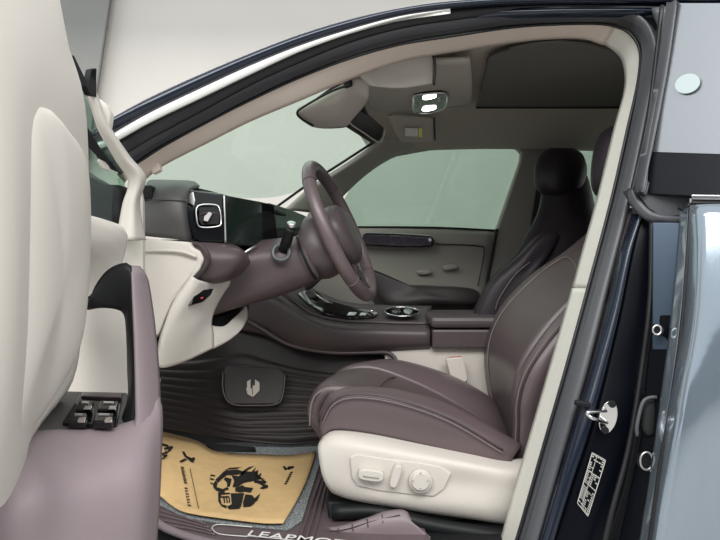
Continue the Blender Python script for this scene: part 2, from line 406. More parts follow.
# ---- overhead console with reading lamps
oc = thing('overhead_console', 'grey overhead console under the headliner with two lit reading lamps', 'overhead console', P(420, 90, 1.8))
def HP(px, py, z): return P(px, py, (z-CZ)*F/(270-py))
slabz = 1.515
loft('console_cover', [[HP(338, 62, 1.50), HP(370, 63, 1.50), HP(470, 60, 1.51)], [HP(345, 78, 1.50), HP(380, 84, 1.50), HP(472, 82, 1.51)], [HP(366, 96, 1.50), HP(395, 103, 1.505), HP(472, 98, 1.515)], [HP(372, 108, 1.51), HP(395, 113, 1.52), HP(470, 106, 1.53)]], 'headgrey', oc, n=20, raw=True, thick=.01)
hz = [HP(x, y, 1.497) for x, y in ((413, 102), (414, 96), (425, 94), (440, 93), (447, 95), (447, 102), (443, 109), (430, 113), (417, 113), (413, 108))]
lf = slab('lamp_housing', hz, 'gloss', oc, depth=.01, bevel=.002, raw=True)
tube('lamp_bezel', hz, .003, 'satin', oc, n=50, raw=True, closed=True)
pillow('lamp', [HP(x, y, 1.494) for x, y in ((422.5, 98.6), (425, 96.6), (430, 95.8), (435.5, 95.4), (436, 97), (431, 98.7), (425, 99.5))], 'lamp', lf, h=.003, depth=.003, raw=True)
pillow('lamp', [HP(x, y, 1.494) for x, y in ((422, 110), (424, 108), (430, 107.3), (436, 107), (435, 109), (430, 110.5), (424, 111))], 'lamp', lf, h=.003, depth=.003, raw=True)
for x, y in ((418, 105.5), (440, 101)): disc('lamp_switch', HP(x, y, 1.493), (0, -.3, -1), .006, .004, 'satin', lf, bevel=.001)

# ---- visors
dv = thing('sun_visor', 'large pale grey sun visor in profile above the windshield beside the mirror', 'sun visor', P(340, 110, 1.6), group=None)
loft('visor_panel', [[(298, 112, 1.45), (312, 101, 1.44), (332, 90, 1.43), (352, 80, 1.42), (370, 78, 1.42)], [(299, 117, 1.47), (315, 108, 1.45), (338, 100, 1.44), (356, 92, 1.44), (368, 98, 1.45)], [(307, 124, 1.52), (320, 121, 1.5), (338, 118, 1.5), (353, 110, 1.5), (366, 104, 1.5)], [(312, 127, 1.56), (322, 128.5, 1.56), (335, 128.5, 1.56), (346, 127, 1.56), (352, 120, 1.56)]], 'headgrey', dv, n=30, thick=.012)
tube('visor_edge', [(313, 125.5, 1.53), (303, 120, 1.47), (297, 113, 1.445), (305, 106, 1.43), (330, 92, 1.42), (352, 84, 1.41)], .003, 'blackp', dv)
slab('visor_hinge', [(341, 76, 1.41), (349, 72, 1.41), (353, 84, 1.41), (345, 87, 1.41)], 'blackp', dv, depth=.02)
slab('sensor_shroud', [(343, 80, 1.45), (341, 84, 1.45), (318, 98, 1.45), (306, 105, 1.45), (330, 88, 1.45), (342, 78, 1.45)], 'blackp', dv, depth=.004, bevel=.001)
# near (stowed) visor against headliner
nv = loft('sun_visor', [[(362, 64, 1.37), (363, 78, 1.38), (372, 86, 1.39)], [(395, 58, 1.38), (398, 74, 1.40), (402, 88, 1.41)], [(432, 53, 1.39), (432, 70, 1.40), (432, 84, 1.42)]], 'headgrey', None, n=16, thick=.015)
tube('visor_gap', [(434, 53, 1.40), (435, 70, 1.41), (434, 85, 1.43)], .004, 'mauvedark', oc, n=8)
tag(nv, 'folded pale sun visor flat under the near roof edge', 'sun visor')
pv = thing('sun_visor', 'small grey sun visor with yellow and white warning label near far window', 'sun visor', P(410, 130, 2.1))
slab('visor_panel', [(388, 117, 2.05), (395, 115, 2.05), (434, 119, 2.05), (434, 142, 2.15), (402, 143, 2.15), (396, 134, 2.12)], 'headgrey', pv, depth=.015, bevel=.004)
def vq(x0, y0, x1, y1, d=2.09): return [P(x0, y0, d-.035), P(x1, y0+.5, d-.035), P(x1, y1+.5, d-.02), P(x0, y1, d-.02)]
decal('warning_label', [vq(405, 128, 418, 136)], 'label', pv)
decal('warning_strip', [vq(419, 128, 422, 137)], 'yellow', pv)
tube('visor_stay', [(434, 118, 2.04), (435, 140, 2.12)], .004, 'mauvedark', pv, n=5)

# ---- mirror
mr = thing('rearview_mirror', 'black frameless rearview mirror with pale edge hanging by the visor', 'mirror', P(366, 120, 1.7))
mp = [(350, 103, 1.62), (351, 117, 1.62), (349, 124, 1.62), (378, 143, 1.78), (383, 138, 1.8), (385, 127, 1.8), (368, 113, 1.72)]
slab('mirror_body', mp, 'blackp', mr, depth=.03, bevel=.008)
slab('mirror_glass', [(351, 106, 1.612), (352, 117, 1.612), (350.5, 123, 1.612), (378, 141, 1.77), (382, 137, 1.785), (384, 128, 1.79), (368, 115, 1.71)], 'blackp', mr, depth=.01, bevel=.002)
tube('mirror_edge', [(349.5, 104, 1.605), (351, 116, 1.605), (350, 123, 1.605), (364, 133, 1.68), (378, 142, 1.765), (383, 138, 1.78), (385, 128, 1.785)], .0025, 'headgrey', mr, n=40, seg=6)
tube('mirror_stem', [(360, 103, 1.68), (364, 112, 1.70), (368, 122, 1.75)], .01, 'blackp', mr, n=6)

# ---- windshield, far side
loft('windshield', [[(118, 178, 1.22), (165, 158, 1.26), (250, 118, 1.30), (340, 78, 1.36)], [(120, 215, 1.45), (190, 190, 1.6), (270, 150, 1.8), (360, 95, 1.85)], [(130, 215, 1.9), (220, 200, 2.1), (300, 190, 2.4), (390, 128, 2.45)]], 'windshield', car, n=20, thick=0)
# frit line along windshield far edge
tube('windshield_seal', [(383, 136, 2.36), (340, 164, 2.38), (310, 183, 2.4), (275, 208, 2.42)], .006, 'blackp', car, n=20)
# far A pillar
band('far_pillar_trim', [(385, 137, 2.36), (345, 167, 2.38), (310, 189, 2.40), (285, 210, 2.42)], [(440, 146, 2.50), (400, 155, 2.51), (365, 176, 2.52), (325, 215, 2.54)], 'headgrey', car, bulge=.02, n=30, thick=.02)
# far roof rail (between headliner and window)
band('far_roof_trim', [(378, 128, 2.45), (430, 138, 2.46), (480, 135, 2.46), (560, 132, 2.45), (640, 135, 2.45)], [(388, 158, 2.50), (440, 149, 2.56), (480, 146, 2.56), (515, 147, 2.56), (640, 150, 2.56)], 'head', car, bulge=.01, n=30, thick=.02)
slab('far_roof_infill', [(405, 132, 2.5), (430, 120, 2.5), (680, 115, 2.5), (680, 146, 2.58), (515, 146, 2.58), (480, 145, 2.58), (440, 147, 2.58), (415, 150, 2.58)], 'head', car, depth=.02)
# grab handle hints
for pts_ in ([(450, 137, 2.40), (452, 133, 2.40), (456, 131, 2.40)], [(497, 127, 2.38), (501, 126, 2.38), (504, 130, 2.38)]):
    tube('grab_handle', pts_, .005, 'blackp', car, n=8)
# B pillar far
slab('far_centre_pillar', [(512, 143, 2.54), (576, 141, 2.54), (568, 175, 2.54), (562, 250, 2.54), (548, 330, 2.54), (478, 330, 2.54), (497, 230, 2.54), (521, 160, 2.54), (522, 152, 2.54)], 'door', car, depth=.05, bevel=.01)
slab('belt_guide', [(538, 178, 2.5), (544, 178, 2.5), (536, 226, 2.5), (530, 226, 2.5)], 'mauvedark', car, depth=.01)
# rear side glass beyond the pillar + rear quarter
slab('rear_side_window', [(560, 146, 2.62), (640, 146, 2.62), (640, 240, 2.62), (540, 240, 2.62)], 'sideglass', car, depth=.004, bevel=0)
box('far_rear_panel', (1.15, 2.5, .3), (2.0, 2.6, 1.15), 'door', car)
box('rear_light_block', (1.95, 1.2, .2), (2.05, 2.6, 1.55), 'blackp', car)  # unseen closure, added to stop light leaking in from the rear
box('near_rear_panel', (1.15, 1.3, .2), (2.0, 1.4, 1.55), 'blackp', car)
box('floor_pan', (-1.2, 1.16, .28), (2.0, 2.65, .335), 'blackp', car)
box('firewall', (-1.2, 1.16, .28), (-1.1, 2.65, 1.0), 'blackp', car)
box('cowl', (-1.15, 1.2, .95), (-.75, 2.6, 1.0), 'blackp', car)
box('far_lower_side', (-1.2, 2.66, .3), (1.2, 2.7, 1.1), 'blackp', car)

# ================================================================ FAR DOOR
fd = thing('vehicle_door', 'closed passenger front door with tinted glass and glossy plum grab bar', 'car door', P(430, 420, 2.65))
slab('window_glass', [(325, 232, 2.66), (360, 172, 2.62), (400, 155, 2.60), (440, 145, 2.60), (515, 144, 2.60), (525, 152, 2.60), (498, 232, 2.66)], 'sideglass', fd, depth=.004, bevel=0)
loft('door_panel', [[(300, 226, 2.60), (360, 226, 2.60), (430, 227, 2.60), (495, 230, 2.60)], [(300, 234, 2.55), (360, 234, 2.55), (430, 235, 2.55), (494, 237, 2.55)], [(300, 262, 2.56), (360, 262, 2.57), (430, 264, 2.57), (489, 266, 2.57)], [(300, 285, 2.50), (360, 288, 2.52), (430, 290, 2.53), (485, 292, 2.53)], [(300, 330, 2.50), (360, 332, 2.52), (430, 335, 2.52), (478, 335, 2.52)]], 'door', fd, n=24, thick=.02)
tube('window_sill_strip', [(330, 227, 2.58), (430, 227.5, 2.58), (497, 230.5, 2.58)], .005, 'blackp', fd)
tube('door_gap', [(497, 229, 2.53), (491, 262, 2.53), (484, 300, 2.50)], .007, 'blackp', fd)
# moulded recess line
tube('trim_seam', [(436, 244, 2.545), (478, 246, 2.545), (484, 252, 2.545), (478, 286, 2.52)], .003, 'mauvedark', fd)
gb = slab('grab_bar', [(358, 235, 2.50), (366, 232, 2.50), (400, 233, 2.50), (432, 235, 2.50), (436, 241, 2.50), (433, 247.5, 2.50), (400, 248, 2.50), (362, 246, 2.50)], 'wood', fd, depth=.05, bevel=.015, dvec=(0, 1, 0))
disc('bar_button', P(430, 240, 2.495), (0, -1, 0), .008, .006, 'satin', gb)
pillow('armrest', [(366, 268, 2.40), (374, 276, 2.40), (385, 285, 2.40), (430, 286, 2.40), (476, 290, 2.40), (474, 304, 2.38), (430, 305, 2.36), (395, 307, 2.36), (378, 296, 2.38)], 'mauvedark', fd, h=.03, depth=.14)
pillow('door_pull', [(417, 271, 2.53), (424, 269.5, 2.53), (431, 270, 2.53), (432, 273, 2.53), (425, 275, 2.53), (418, 274, 2.53)], 'headgrey', fd, h=.012, depth=.01)
pillow('door_pull', [(443, 266, 2.53), (450, 264.5, 2.53), (457, 265, 2.53), (458, 268, 2.53), (450, 270, 2.53), (444, 270, 2.53)], 'headgrey', fd, h=.012, depth=.01)

# ================================================================ PASSENGER SEAT
ps = thing('bucket_seat', 'shade-darkened mauve front passenger seat with headrest behind the mauve seat', 'car seat', P(530, 400, 2.3))
def smoothshape(name, secs, m, parent, n=30, k=4, caps=True):
    """closed tube-like form: list of rings (each a list of pixel/depth points)"""
    rings = [cr(W(s), n, True) for s in secs]
    rows = []
    cols = [cr([r[j] for r in rings], (len(rings)-1)*k+1) for j in range(n)]
    rows = [[cols[j][i] for j in range(n)] for i in range(len(cols[0]))]
    bm = bmesh.new(); vs = [[bm.verts.new(q) for q in r] for r in rows]
    for i in range(len(vs)-1):
        for j in range(n): bm.faces.new((vs[i][j], vs[i][(j+1) % n], vs[i+1][(j+1) % n], vs[i+1][j]))
    bm.faces.new(vs[0]); bm.faces.new(vs[-1]); bmesh.ops.recalc_face_normals(bm, faces=bm.faces[:])
    me = bpy.data.meshes.new(name); bm.to_mesh(me); bm.free()
    return link(name, me, m, parent)
def ring(y, xf, xb, dn, df, dy=0):   # a horizontal slice: front px, back px, near and far depth
    xm = (xf+xb)/2
    return [(xf+2, y, dn+.06), (xf+3, y-dy, (dn+df)/2), (xf+2, y, df-.06), (xm, y, df), (xb, y, df-.06), (xb, y, dn+.06), (xm, y, dn)]
smoothshape('backrest', [ring(340, 474, 560, 1.98, 2.42), ring(312, 476, 572, 1.97, 2.43), ring(280, 490, 588, 1.98, 2.42), ring(255, 514, 596, 1.99, 2.41), ring(238, 524, 597, 2.0, 2.40), ring(215, 536, 593, 2.05, 2.36), ring(192, 541, 589, 2.08, 2.32), ring(176, 546, 585, 2.1, 2.3), ring(168, 555, 580, 2.14, 2.26)], 'seatshaded', ps)
smoothshape('headrest', [ring(197, 548, 562, 2.1, 2.3), ring(194, 540, 576, 2.07, 2.33), ring(185, 534, 582, 2.05, 2.35), ring(168, 534, 584, 2.05, 2.35), ring(154, 540, 580, 2.07, 2.33), ring(148, 548, 572, 2.1, 2.3)], 'seatshaded', ps)
pillow('side_bolster', [(474, 330, 1.96), (478, 305, 1.96), (492, 280, 1.96), (520, 255, 1.96), (540, 235, 1.97), (560, 232, 1.98), (545, 262, 1.96), (522, 290, 1.95), (505, 330, 1.95)], 'seatshaded', ps, h=.035, depth=.04)
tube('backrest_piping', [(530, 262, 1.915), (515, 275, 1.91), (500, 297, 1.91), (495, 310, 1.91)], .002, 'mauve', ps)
pillow('seat_cushion', [(398, 372, 2.0), (405, 352, 2.0), (450, 345, 2.0), (500, 350, 2.0), (510, 380, 2.0), (450, 390, 2.0)], 'seatshaded', ps, h=.03, depth=.35)

# ================================================================ DRIVER SEAT
ds = thing('bucket_seat', 'mauve leather driver seat with cream power-switch side cover', 'car seat', P(430, 520, 1.5))
cush = loft('seat_cushion', [
    [(322, 442, 1.40), (309, 420, 1.40), (312, 400, 1.40), (326, 388, 1.40), (360, 388, 1.40), (400, 396, 1.40), (450, 416, 1.40), (500, 446, 1.40)],
    [(320, 436, 1.45), (308, 414, 1.45), (312, 394, 1.45), (328, 380, 1.45), (362, 384, 1.46), (400, 395, 1.47), (450, 416, 1.47), (502, 446, 1.47)],
    [(330, 420, 1.58), (318, 402, 1.58), (323, 384, 1.58), (340, 372, 1.58), (370, 373, 1.58), (405, 388, 1.58), (455, 412, 1.58), (508, 446, 1.58)],
    [(345, 410, 1.70), (334, 392, 1.70), (338, 378, 1.70), (352, 367, 1.70), (384, 366, 1.70), (420, 378, 1.70), (470, 404, 1.70), (514, 440, 1.70)],
    [(360, 405, 1.80), (350, 385, 1.80), (352, 374, 1.80), (366, 364, 1.80), (396, 364, 1.80), (430, 374, 1.80), (475, 400, 1.80), (518, 438, 1.80)]], 'mauveseat', ds, n=50, k=6, thick=.04)
loft('far_bolster', [
    [(332, 400, 1.62), (340, 380, 1.62), (366, 372, 1.64), (405, 384, 1.64), (450, 406, 1.64), (488, 430, 1.64), (514, 456, 1.64)],
    [(334, 396, 1.67), (343, 375, 1.67), (370, 369, 1.68), (410, 377, 1.68), (455, 394, 1.68), (494, 420, 1.68), (519, 453, 1.68)],
    [(342, 392, 1.74), (352, 374, 1.74), (382, 366, 1.75), (420, 372, 1.75), (460, 387, 1.75), (500, 414, 1.75), (524, 450, 1.75)],
    [(350, 388, 1.80), (360, 375, 1.81), (390, 368, 1.82), (424, 375, 1.82), (467, 392, 1.82), (502, 416, 1.82), (526, 448, 1.82)],
    [(360, 395, 1.84), (390, 395, 1.86), (425, 400, 1.86), (465, 410, 1.86), (502, 425, 1.86), (526, 450, 1.86)]], 'mauve', ds, n=40, k=6, thick=.02)
loft('near_bolster', [
    [(322, 440, 1.335), (332, 430, 1.33), (360, 432, 1.33), (400, 440, 1.33), (450, 452, 1.33), (508, 468, 1.33)],
    [(320, 424, 1.33), (334, 404, 1.325), (358, 397, 1.32), (400, 404, 1.315), (450, 422, 1.315), (513, 458, 1.32)],
    [(319, 418, 1.355), (333, 398, 1.35), (358, 390.5, 1.35), (402, 396, 1.345), (452, 412, 1.345), (520, 448, 1.345)],
    [(318, 416, 1.39), (330, 394, 1.39), (356, 386.5, 1.39), (402, 390, 1.39), (455, 407, 1.39), (522, 444, 1.39)],
    [(322, 424, 1.43), (332, 404, 1.43), (358, 394, 1.43), (402, 398, 1.43), (455, 414, 1.43), (522, 452, 1.43)]], 'mauve', ds, n=46, k=6, thick=.02)
for off, r_ in ((0, .0022), (3.2, .0016)):
    tube('seam_piping', [(322, 421+off, 1.322), (334, 401+off, 1.317), (358, 394.5+off, 1.312), (400, 401+off, 1.307), (450, 419+off, 1.307), (503, 450+off, 1.312)], r_, 'mauvedark' if off == 0 else 'thread', ds, n=60, seg=6)
tube('seam_piping', [(309.5, 426, 1.385), (311.5, 404, 1.395), (319, 392.5, 1.40), (338, 386.5, 1.42)], .002, 'thread', ds, n=30, seg=6)
tube('seat_seam', [(378, 394, 1.42), (379, 388, 1.46), (388, 379, 1.56), (396, 377, 1.63)], .0016, 'mauvedark', ds, n=20, seg=6)
# backrest
smooth_b = [
    [(520, 460, 1.86), (500, 430, 1.87), (489, 390, 1.87), (487, 345, 1.87), (501, 310, 1.87), (530, 278, 1.87), (566, 254, 1.85), (600, 225, 1.82)],
    [(512, 460, 1.83), (498, 425, 1.83), (487, 388, 1.83), (485, 345, 1.83), (499, 309, 1.83), (529, 276, 1.83), (565, 251, 1.81), (600, 222, 1.80)],
    [(512, 458, 1.74), (501, 425, 1.74), (492, 388, 1.74), (492, 348, 1.74), (507, 312, 1.74), (536, 281, 1.74), (570, 257, 1.74), (606, 232, 1.74)],
    [(513, 456, 1.58), (509, 425, 1.58), (504, 390, 1.58), (509, 354, 1.58), (528, 320, 1.58), (553, 293, 1.58), (580, 272, 1.58), (612, 240, 1.58)],
    [(514, 455, 1.46), (513, 425, 1.46), (512, 396, 1.46), (520, 364, 1.46), (541, 331, 1.46), (566, 303, 1.46), (590, 282, 1.46), (618, 250, 1.46)]]
loft('backrest', smooth_b, 'mauveseat', ds, n=44, k=6, thick=.05)
loft('backrest_bolster', [
    [(508, 468, 1.47), (514, 425, 1.47), (514, 398, 1.47), (522, 368, 1.47), (543, 336, 1.47), (568, 308, 1.47), (592, 286, 1.47), (622, 255, 1.47)],
    [(510, 468, 1.42), (513, 425, 1.41), (514, 398, 1.405), (522, 367, 1.40), (543, 334, 1.40), (568, 305, 1.40), (592, 282, 1.40), (622, 250, 1.40)],
    [(516, 466, 1.385), (517, 425, 1.38), (518, 400, 1.37), (527, 371, 1.36), (548, 339, 1.36), (573, 311, 1.36), (597, 288, 1.36), (626, 256, 1.36)],
    [(527, 470, 1.38), (530, 425, 1.37), (534, 403, 1.355), (545, 376, 1.345), (564, 347, 1.345), (587, 320, 1.345), (610, 298, 1.345), (636, 270, 1.345)],
    [(560, 460, 1.42), (566, 430, 1.42), (574, 405, 1.42), (585, 380, 1.42), (600, 355, 1.42), (620, 330, 1.42), (640, 310, 1.42), (660, 285, 1.42)],
    [(570, 460, 1.55), (580, 430, 1.55), (588, 405, 1.55), (598, 380, 1.55), (610, 355, 1.55), (630, 330, 1.55), (650, 310, 1.55), (668, 285, 1.55)]], 'mauve', ds, n=44, k=6, thick=.02)
for off, r_, mm in ((0, .0025, 'mauvedark'), (3.5, .0014, 'thread'), (-3, .0014, 'thread')):
    tube('seam_piping', [(518+off, 452, 1.378), (519+off, 425, 1.372), (520+off, 400, 1.362), (529+off, 371.5, 1.352), (550+off, 340, 1.352), (575+off, 312, 1.352), (599+off, 289, 1.352)], r_, mm, ds, n=60, seg=6)
tube('seam_piping', [(508, 436, 1.80), (498, 415, 1.76), (490, 388, 1.765), (488.5, 346, 1.77), (503, 311, 1.77), (533, 279, 1.77), (562, 258, 1.76), (573, 262, 1.68), (577, 272, 1.60)], .0018, 'thread', ds, n=60, seg=6)
smoothshape('headrest', [ring(203, 612, 640, 1.5, 1.75), ring(196, 596, 660, 1.46, 1.79), ring(180, 591, 668, 1.44, 1.8), ring(150, 594, 672, 1.44, 1.8), ring(132, 602, 668, 1.46, 1.79), ring(124, 616, 655, 1.5, 1.75)], 'seatshaded', ds)
smoothshape('backrest_shoulder', [ring(300, 585, 650, 1.44, 1.86), ring(250, 590, 665, 1.44, 1.86), ring(225, 600, 672, 1.48, 1.84), ring(208, 612, 670, 1.54, 1.78)], 'mauveseat', ds)
# cream side cover
cov = smoothcov = None
o = loft('side_cover', [
    [(322, 437, 1.33), (335, 430, 1.335), (370, 433, 1.335), (420, 443, 1.335), (470, 453, 1.335), (510, 459, 1.335), (560, 452, 1.34)],
    [(318, 445, 1.30), (335, 436, 1.30), (370, 440, 1.295), (420, 450, 1.295), (470, 460, 1.295), (510, 466, 1.30), (560, 460, 1.31)],
    [(319, 458, 1.285), (338, 450, 1.28), (372, 452, 1.272), (420, 459, 1.272), (470, 467, 1.272), (510, 474, 1.28), (556, 478, 1.29)],
    [(322, 475, 1.28), (340, 474, 1.275), (374, 476, 1.278), (420, 480, 1.278), (470, 485, 1.278), (508, 490, 1.28), (550, 492, 1.29)],
    [(328, 488, 1.285), (345, 492, 1.28), (376, 497, 1.272), (420, 503, 1.272), (470, 508, 1.272), (506, 512, 1.28), (545, 510, 1.29)],
    [(334, 494, 1.31), (348, 499, 1.30), (378, 505, 1.295), (420, 512, 1.295), (470, 519, 1.295), (505, 524, 1.30), (540, 525, 1.31)],
    [(338, 492, 1.35), (350, 497, 1.35), (378, 502, 1.35), (420, 509, 1.35), (470, 516, 1.35), (505, 520, 1.35), (540, 520, 1.35)]], 'cream', ds, n=50, k=6, thick=.012)
cov = o
pl_ = slab('switch_plate', [(350, 458, 1.268), (357, 454.5, 1.268), (385, 459, 1.268), (420, 463, 1.268), (440, 467, 1.268), (451, 474, 1.268), (444, 489, 1.268), (434, 496.5, 1.268), (415, 495, 1.268), (380, 491, 1.268), (358, 486, 1.268), (352, 478, 1.268)], 'cream', ds, depth=.012, bevel=.002, dvec=(0, 1, 0))
def rr(cx, cy, w, h, ang, D, n=28, e=3.2):
    out = []
    for i in range(n):
        a = 2*math.pi*i/n; c, s = math.cos(a), math.sin(a)
        x = math.copysign(abs(c)**(2/e), c)*w/2; y = math.copysign(abs(s)**(2/e), s)*h/2
        out.append((cx+x*math.cos(ang)-y*math.sin(ang), cy+x*math.sin(ang)+y*math.cos(ang), D))
    return out
slab('seat_slide_switch', rr(371, 476, 26, 12, .13, 1.245), 'cream', pl_, depth=.025, bevel=.004, dvec=(0, 1, 0))
tube('switch_groove', [(363, 476, 1.243), (379, 478, 1.243)], .0012, 'headgrey', pl_, n=4, seg=6)
slab('recline_switch', rr(396, 477, 9, 24, .3, 1.245), 'cream', pl_, depth=.025, bevel=.004, dvec=(0, 1, 0))
disc('lumbar_ring', P(420.5, 481, 1.258), (0, -1, 0), .0275, .012, 'cream', pl_, bevel=.003)
disc('lumbar_switch', P(420.5, 481, 1.250), (0, -1, 0), .022, .012, 'cream', pl_, bevel=.004)
ar = []
for a in (0, 90, 180, 270):
    a = math.radians(a); c, s = math.cos(a), math.sin(a)
    q = [(7, -1.6), (7, 1.6), (9, 0)] 
    ar.append([P(420.5+(x*c-y*s)*.95, 481+x*s+y*c, 1.2435) for x, y in q])
decal('switch_arrows', ar, 'headgrey', pl_)
# seat rail, dark
rail = slab('seat_rail', [(325, 500, 1.33), (360, 497, 1.34), (440, 508, 1.34), (520, 522, 1.34), (520, 560, 1.3), (420, 560, 1.3), (330, 530, 1.3)], 'blackp', ds, depth=.3, dvec=(0, 1, 0), bevel=.01)
tube('rail_tube', [(332, 512, 1.30), (380, 512, 1.30), (430, 525, 1.28), (510, 538, 1.27)], .018, 'blackp', ds, n=20)

# buckle
bk = thing('seat_belt_buckle', 'pale grey seat belt buckle with red release beside the mauve seat cushion', 'seat belt buckle', P(458, 385, 1.82))
slab('buckle_body', [(446, 360, 1.80), (449, 358, 1.80), (462, 357, 1.80), (464, 359, 1.80), (468, 379, 1.80), (466, 382, 1.80), (455, 384, 1.80), (452, 382, 1.80)], 'cream', bk, depth=.025, bevel=.004, dvec=(0, 1, 0))
slab('release_button', [(449, 357.5, 1.805), (462, 356.5, 1.805), (462.5, 358.5, 1.80), (449.5, 359.6, 1.80)], 'red', bk, depth=.012, bevel=.001, dvec=(0, 1, 0))
slab('buckle_stalk', [(458, 382, 1.81), (467, 381, 1.81), (469, 392, 1.82), (462, 395, 1.82)], 'blackp', bk, depth=.012, dvec=(0, 1, 0))

# ================================================================ CENTRE CONSOLE
cc = thing('centre_console', 'long dark mauve centre console with cup holders and armrest box', 'centre console', P(400, 420, 1.9))
loft('console_side', [
    [(246, 288, 1.98), (262, 288, 1.96), (285, 297, 1.94), (310, 314, 1.92), (340, 322, 1.90), (385, 324, 1.90), (430, 325, 1.90)],
    [(240, 296, 1.92), (262, 294, 1.90), (285, 304, 1.87), (310, 320, 1.84), (340, 328, 1.83), (385, 330, 1.83), (430, 331, 1.83)],
    [(236, 312, 1.93), (262, 318, 1.90), (285, 330, 1.87), (310, 338, 1.84), (340, 343, 1.83), (385, 344, 1.83), (430, 344, 1.83)],
    [(236, 330, 1.96), (262, 335, 1.93), (285, 345, 1.90), (310, 352, 1.87), (340, 354, 1.86), (385, 352, 1.86), (430, 349, 1.86)]], 'console', cc, n=40, k=6, thick=.02)
tp = loft('console_top', [
    [(250, 287, 1.985), (285, 298, 1.95), (310, 315, 1.925), (340, 322.5, 1.91), (385, 324.5, 1.91), (430, 325.5, 1.91)],
    [(255, 281, 2.05), (290, 290, 2.05), (315, 303, 2.05), (345, 311, 2.05), (385, 314, 2.05), (430, 315, 2.05)],
    [(262, 277, 2.15), (295, 283, 2.15), (320, 295, 2.15), (348, 305, 2.15), (385, 308, 2.15), (432, 309, 2.15)],
    [(262, 300, 2.2), (295, 310, 2.2), (320, 320, 2.2), (348, 330, 2.2), (385, 330, 2.2), (432, 330, 2.2)]], 'console', cc, n=30, k=5, thick=.01)
slab('gear_tray', [(297, 293, 1.96), (305, 290, 1.99), (317, 291, 2.0), (325, 299, 2.0), (345, 307, 2.0), (372, 310, 2.0), (379, 313, 1.98), (374, 317, 1.94), (350, 318, 1.91), (325, 314, 1.92), (308, 304, 1.94)], 'gloss', cc, depth=.008, bevel=.003)
tube('tray_trim', [(312, 292, 1.985), (325, 300.5, 1.985), (342, 308, 1.98), (360, 310.5, 1.975), (374, 311, 1.97)], .004, 'chrome', cc, n=24)
for a, b in (((349, 312), (357, 315)), ((361, 312.5), (368, 315))):
    slab('tray_switch', [(a[0], a[1], 1.915), (b[0], a[1], 1.915), (b[0]-2, b[1], 1.90), (a[0]-2, b[1], 1.90)], 'satin', cc, depth=.004, bevel=.001)
slab('tray_lid', [(305, 292, 1.955), (314, 291, 1.96), (316, 296, 1.94), (309, 298, 1.935)], 'mauvedark', cc, depth=.01, bevel=.002)
CU = P(402, 312.5, 1.97)
ch = []
for i in range(32):
    a = 2*math.pi*i/32; ch.append(CU+Vector((.062*math.cos(a), .05*math.sin(a)*1.3, .004+.012*math.sin(a))))
slab('cup_holder', ch, 'gloss', cc, depth=.003, raw=True, bevel=0)
tube('cup_ring', ch, .0025, 'chrome', cc, raw=True, closed=True, n=40)
for i, xx in enumerate((-.022, .022)):
    pillow('cup_insert', [CU+Vector((xx+.016*math.cos(t), .03*math.sin(t), .006+.006*math.sin(t))) for t in [2*math.pi*j/12 for j in range(12)]], 'satin' if i else 'wood', cc, h=.004, depth=.002, raw=True, n=24)
# rear armrest box: lid + body
def hexa(name, x0, x1, D0, D1, y0, y1, m, parent, bevel=.01):
    a = P(x0, y0, D0); b = P(x1, y0, D0); c = P(x0, y1, D0)
    lo = (a.x, D0, c.z); hi = (b.x, D1, a.z); return box(name, lo, hi, m, parent, bevel)
hexa('armrest_body', 432, 545, 1.83, 2.15, 329.5, 349, 'console', cc, .008)
hexa('armrest_lid', 431, 545, 1.82, 2.16, 317, 328.5, 'console', cc, .014)
hexa('console_base', 385, 545, 1.86, 2.12, 347, 440, 'cream', cc, .004)

# ================================================================ DASHBOARD
db = thing('dashboard', 'wraparound dashboard with grey leather end, black vent, dark screens and cream underside', 'dashboard', P(200, 420, 1.6))
loft('dash_pad', [
    [(160, 179.5, 1.50), (175, 180, 1.49), (193, 181, 1.47), (200, 186, 1.45)],
    [(148, 181, 1.36), (165, 181, 1.35), (182, 182, 1.34), (193, 187, 1.34)],
    [(144.5, 195, 1.30), (163, 193, 1.28), (180, 194, 1.28), (188, 196, 1.30)],
    [(142, 215, 1.29), (162, 215, 1.265), (182, 216, 1.265), (188, 217, 1.29)],
    [(144, 236, 1.29), (163, 238, 1.28), (184, 240, 1.28), (192, 240, 1.31)]], 'greyleather', db, n=20, k=6, thick=.02)
tube('pad_seam', [(147, 199.5, 1.27), (163, 200, 1.267), (180, 200.5, 1.267), (188, 202, 1.29)], .0012, 'mauvedark', db, n=14, seg=6)
loft('dash_top', [[(150, 186, 1.42), (190, 190, 1.42), (230, 200, 1.45), (262, 208, 1.55), (300, 221, 2.06), (330, 226, 2.4)], [(120, 205, 1.9), (150, 207, 1.9), (200, 213, 2.0), (250, 218, 2.1), (285, 226, 2.3), (310, 229, 2.5)]], 'blackp', db, n=24, thick=.01)
slab('corner_block', [(137, 185, 1.28), (151, 185, 1.28), (152, 198, 1.28), (150, 199.5, 1.28), (136, 198, 1.28)], 'blackp', db, depth=.05, bevel=.004)
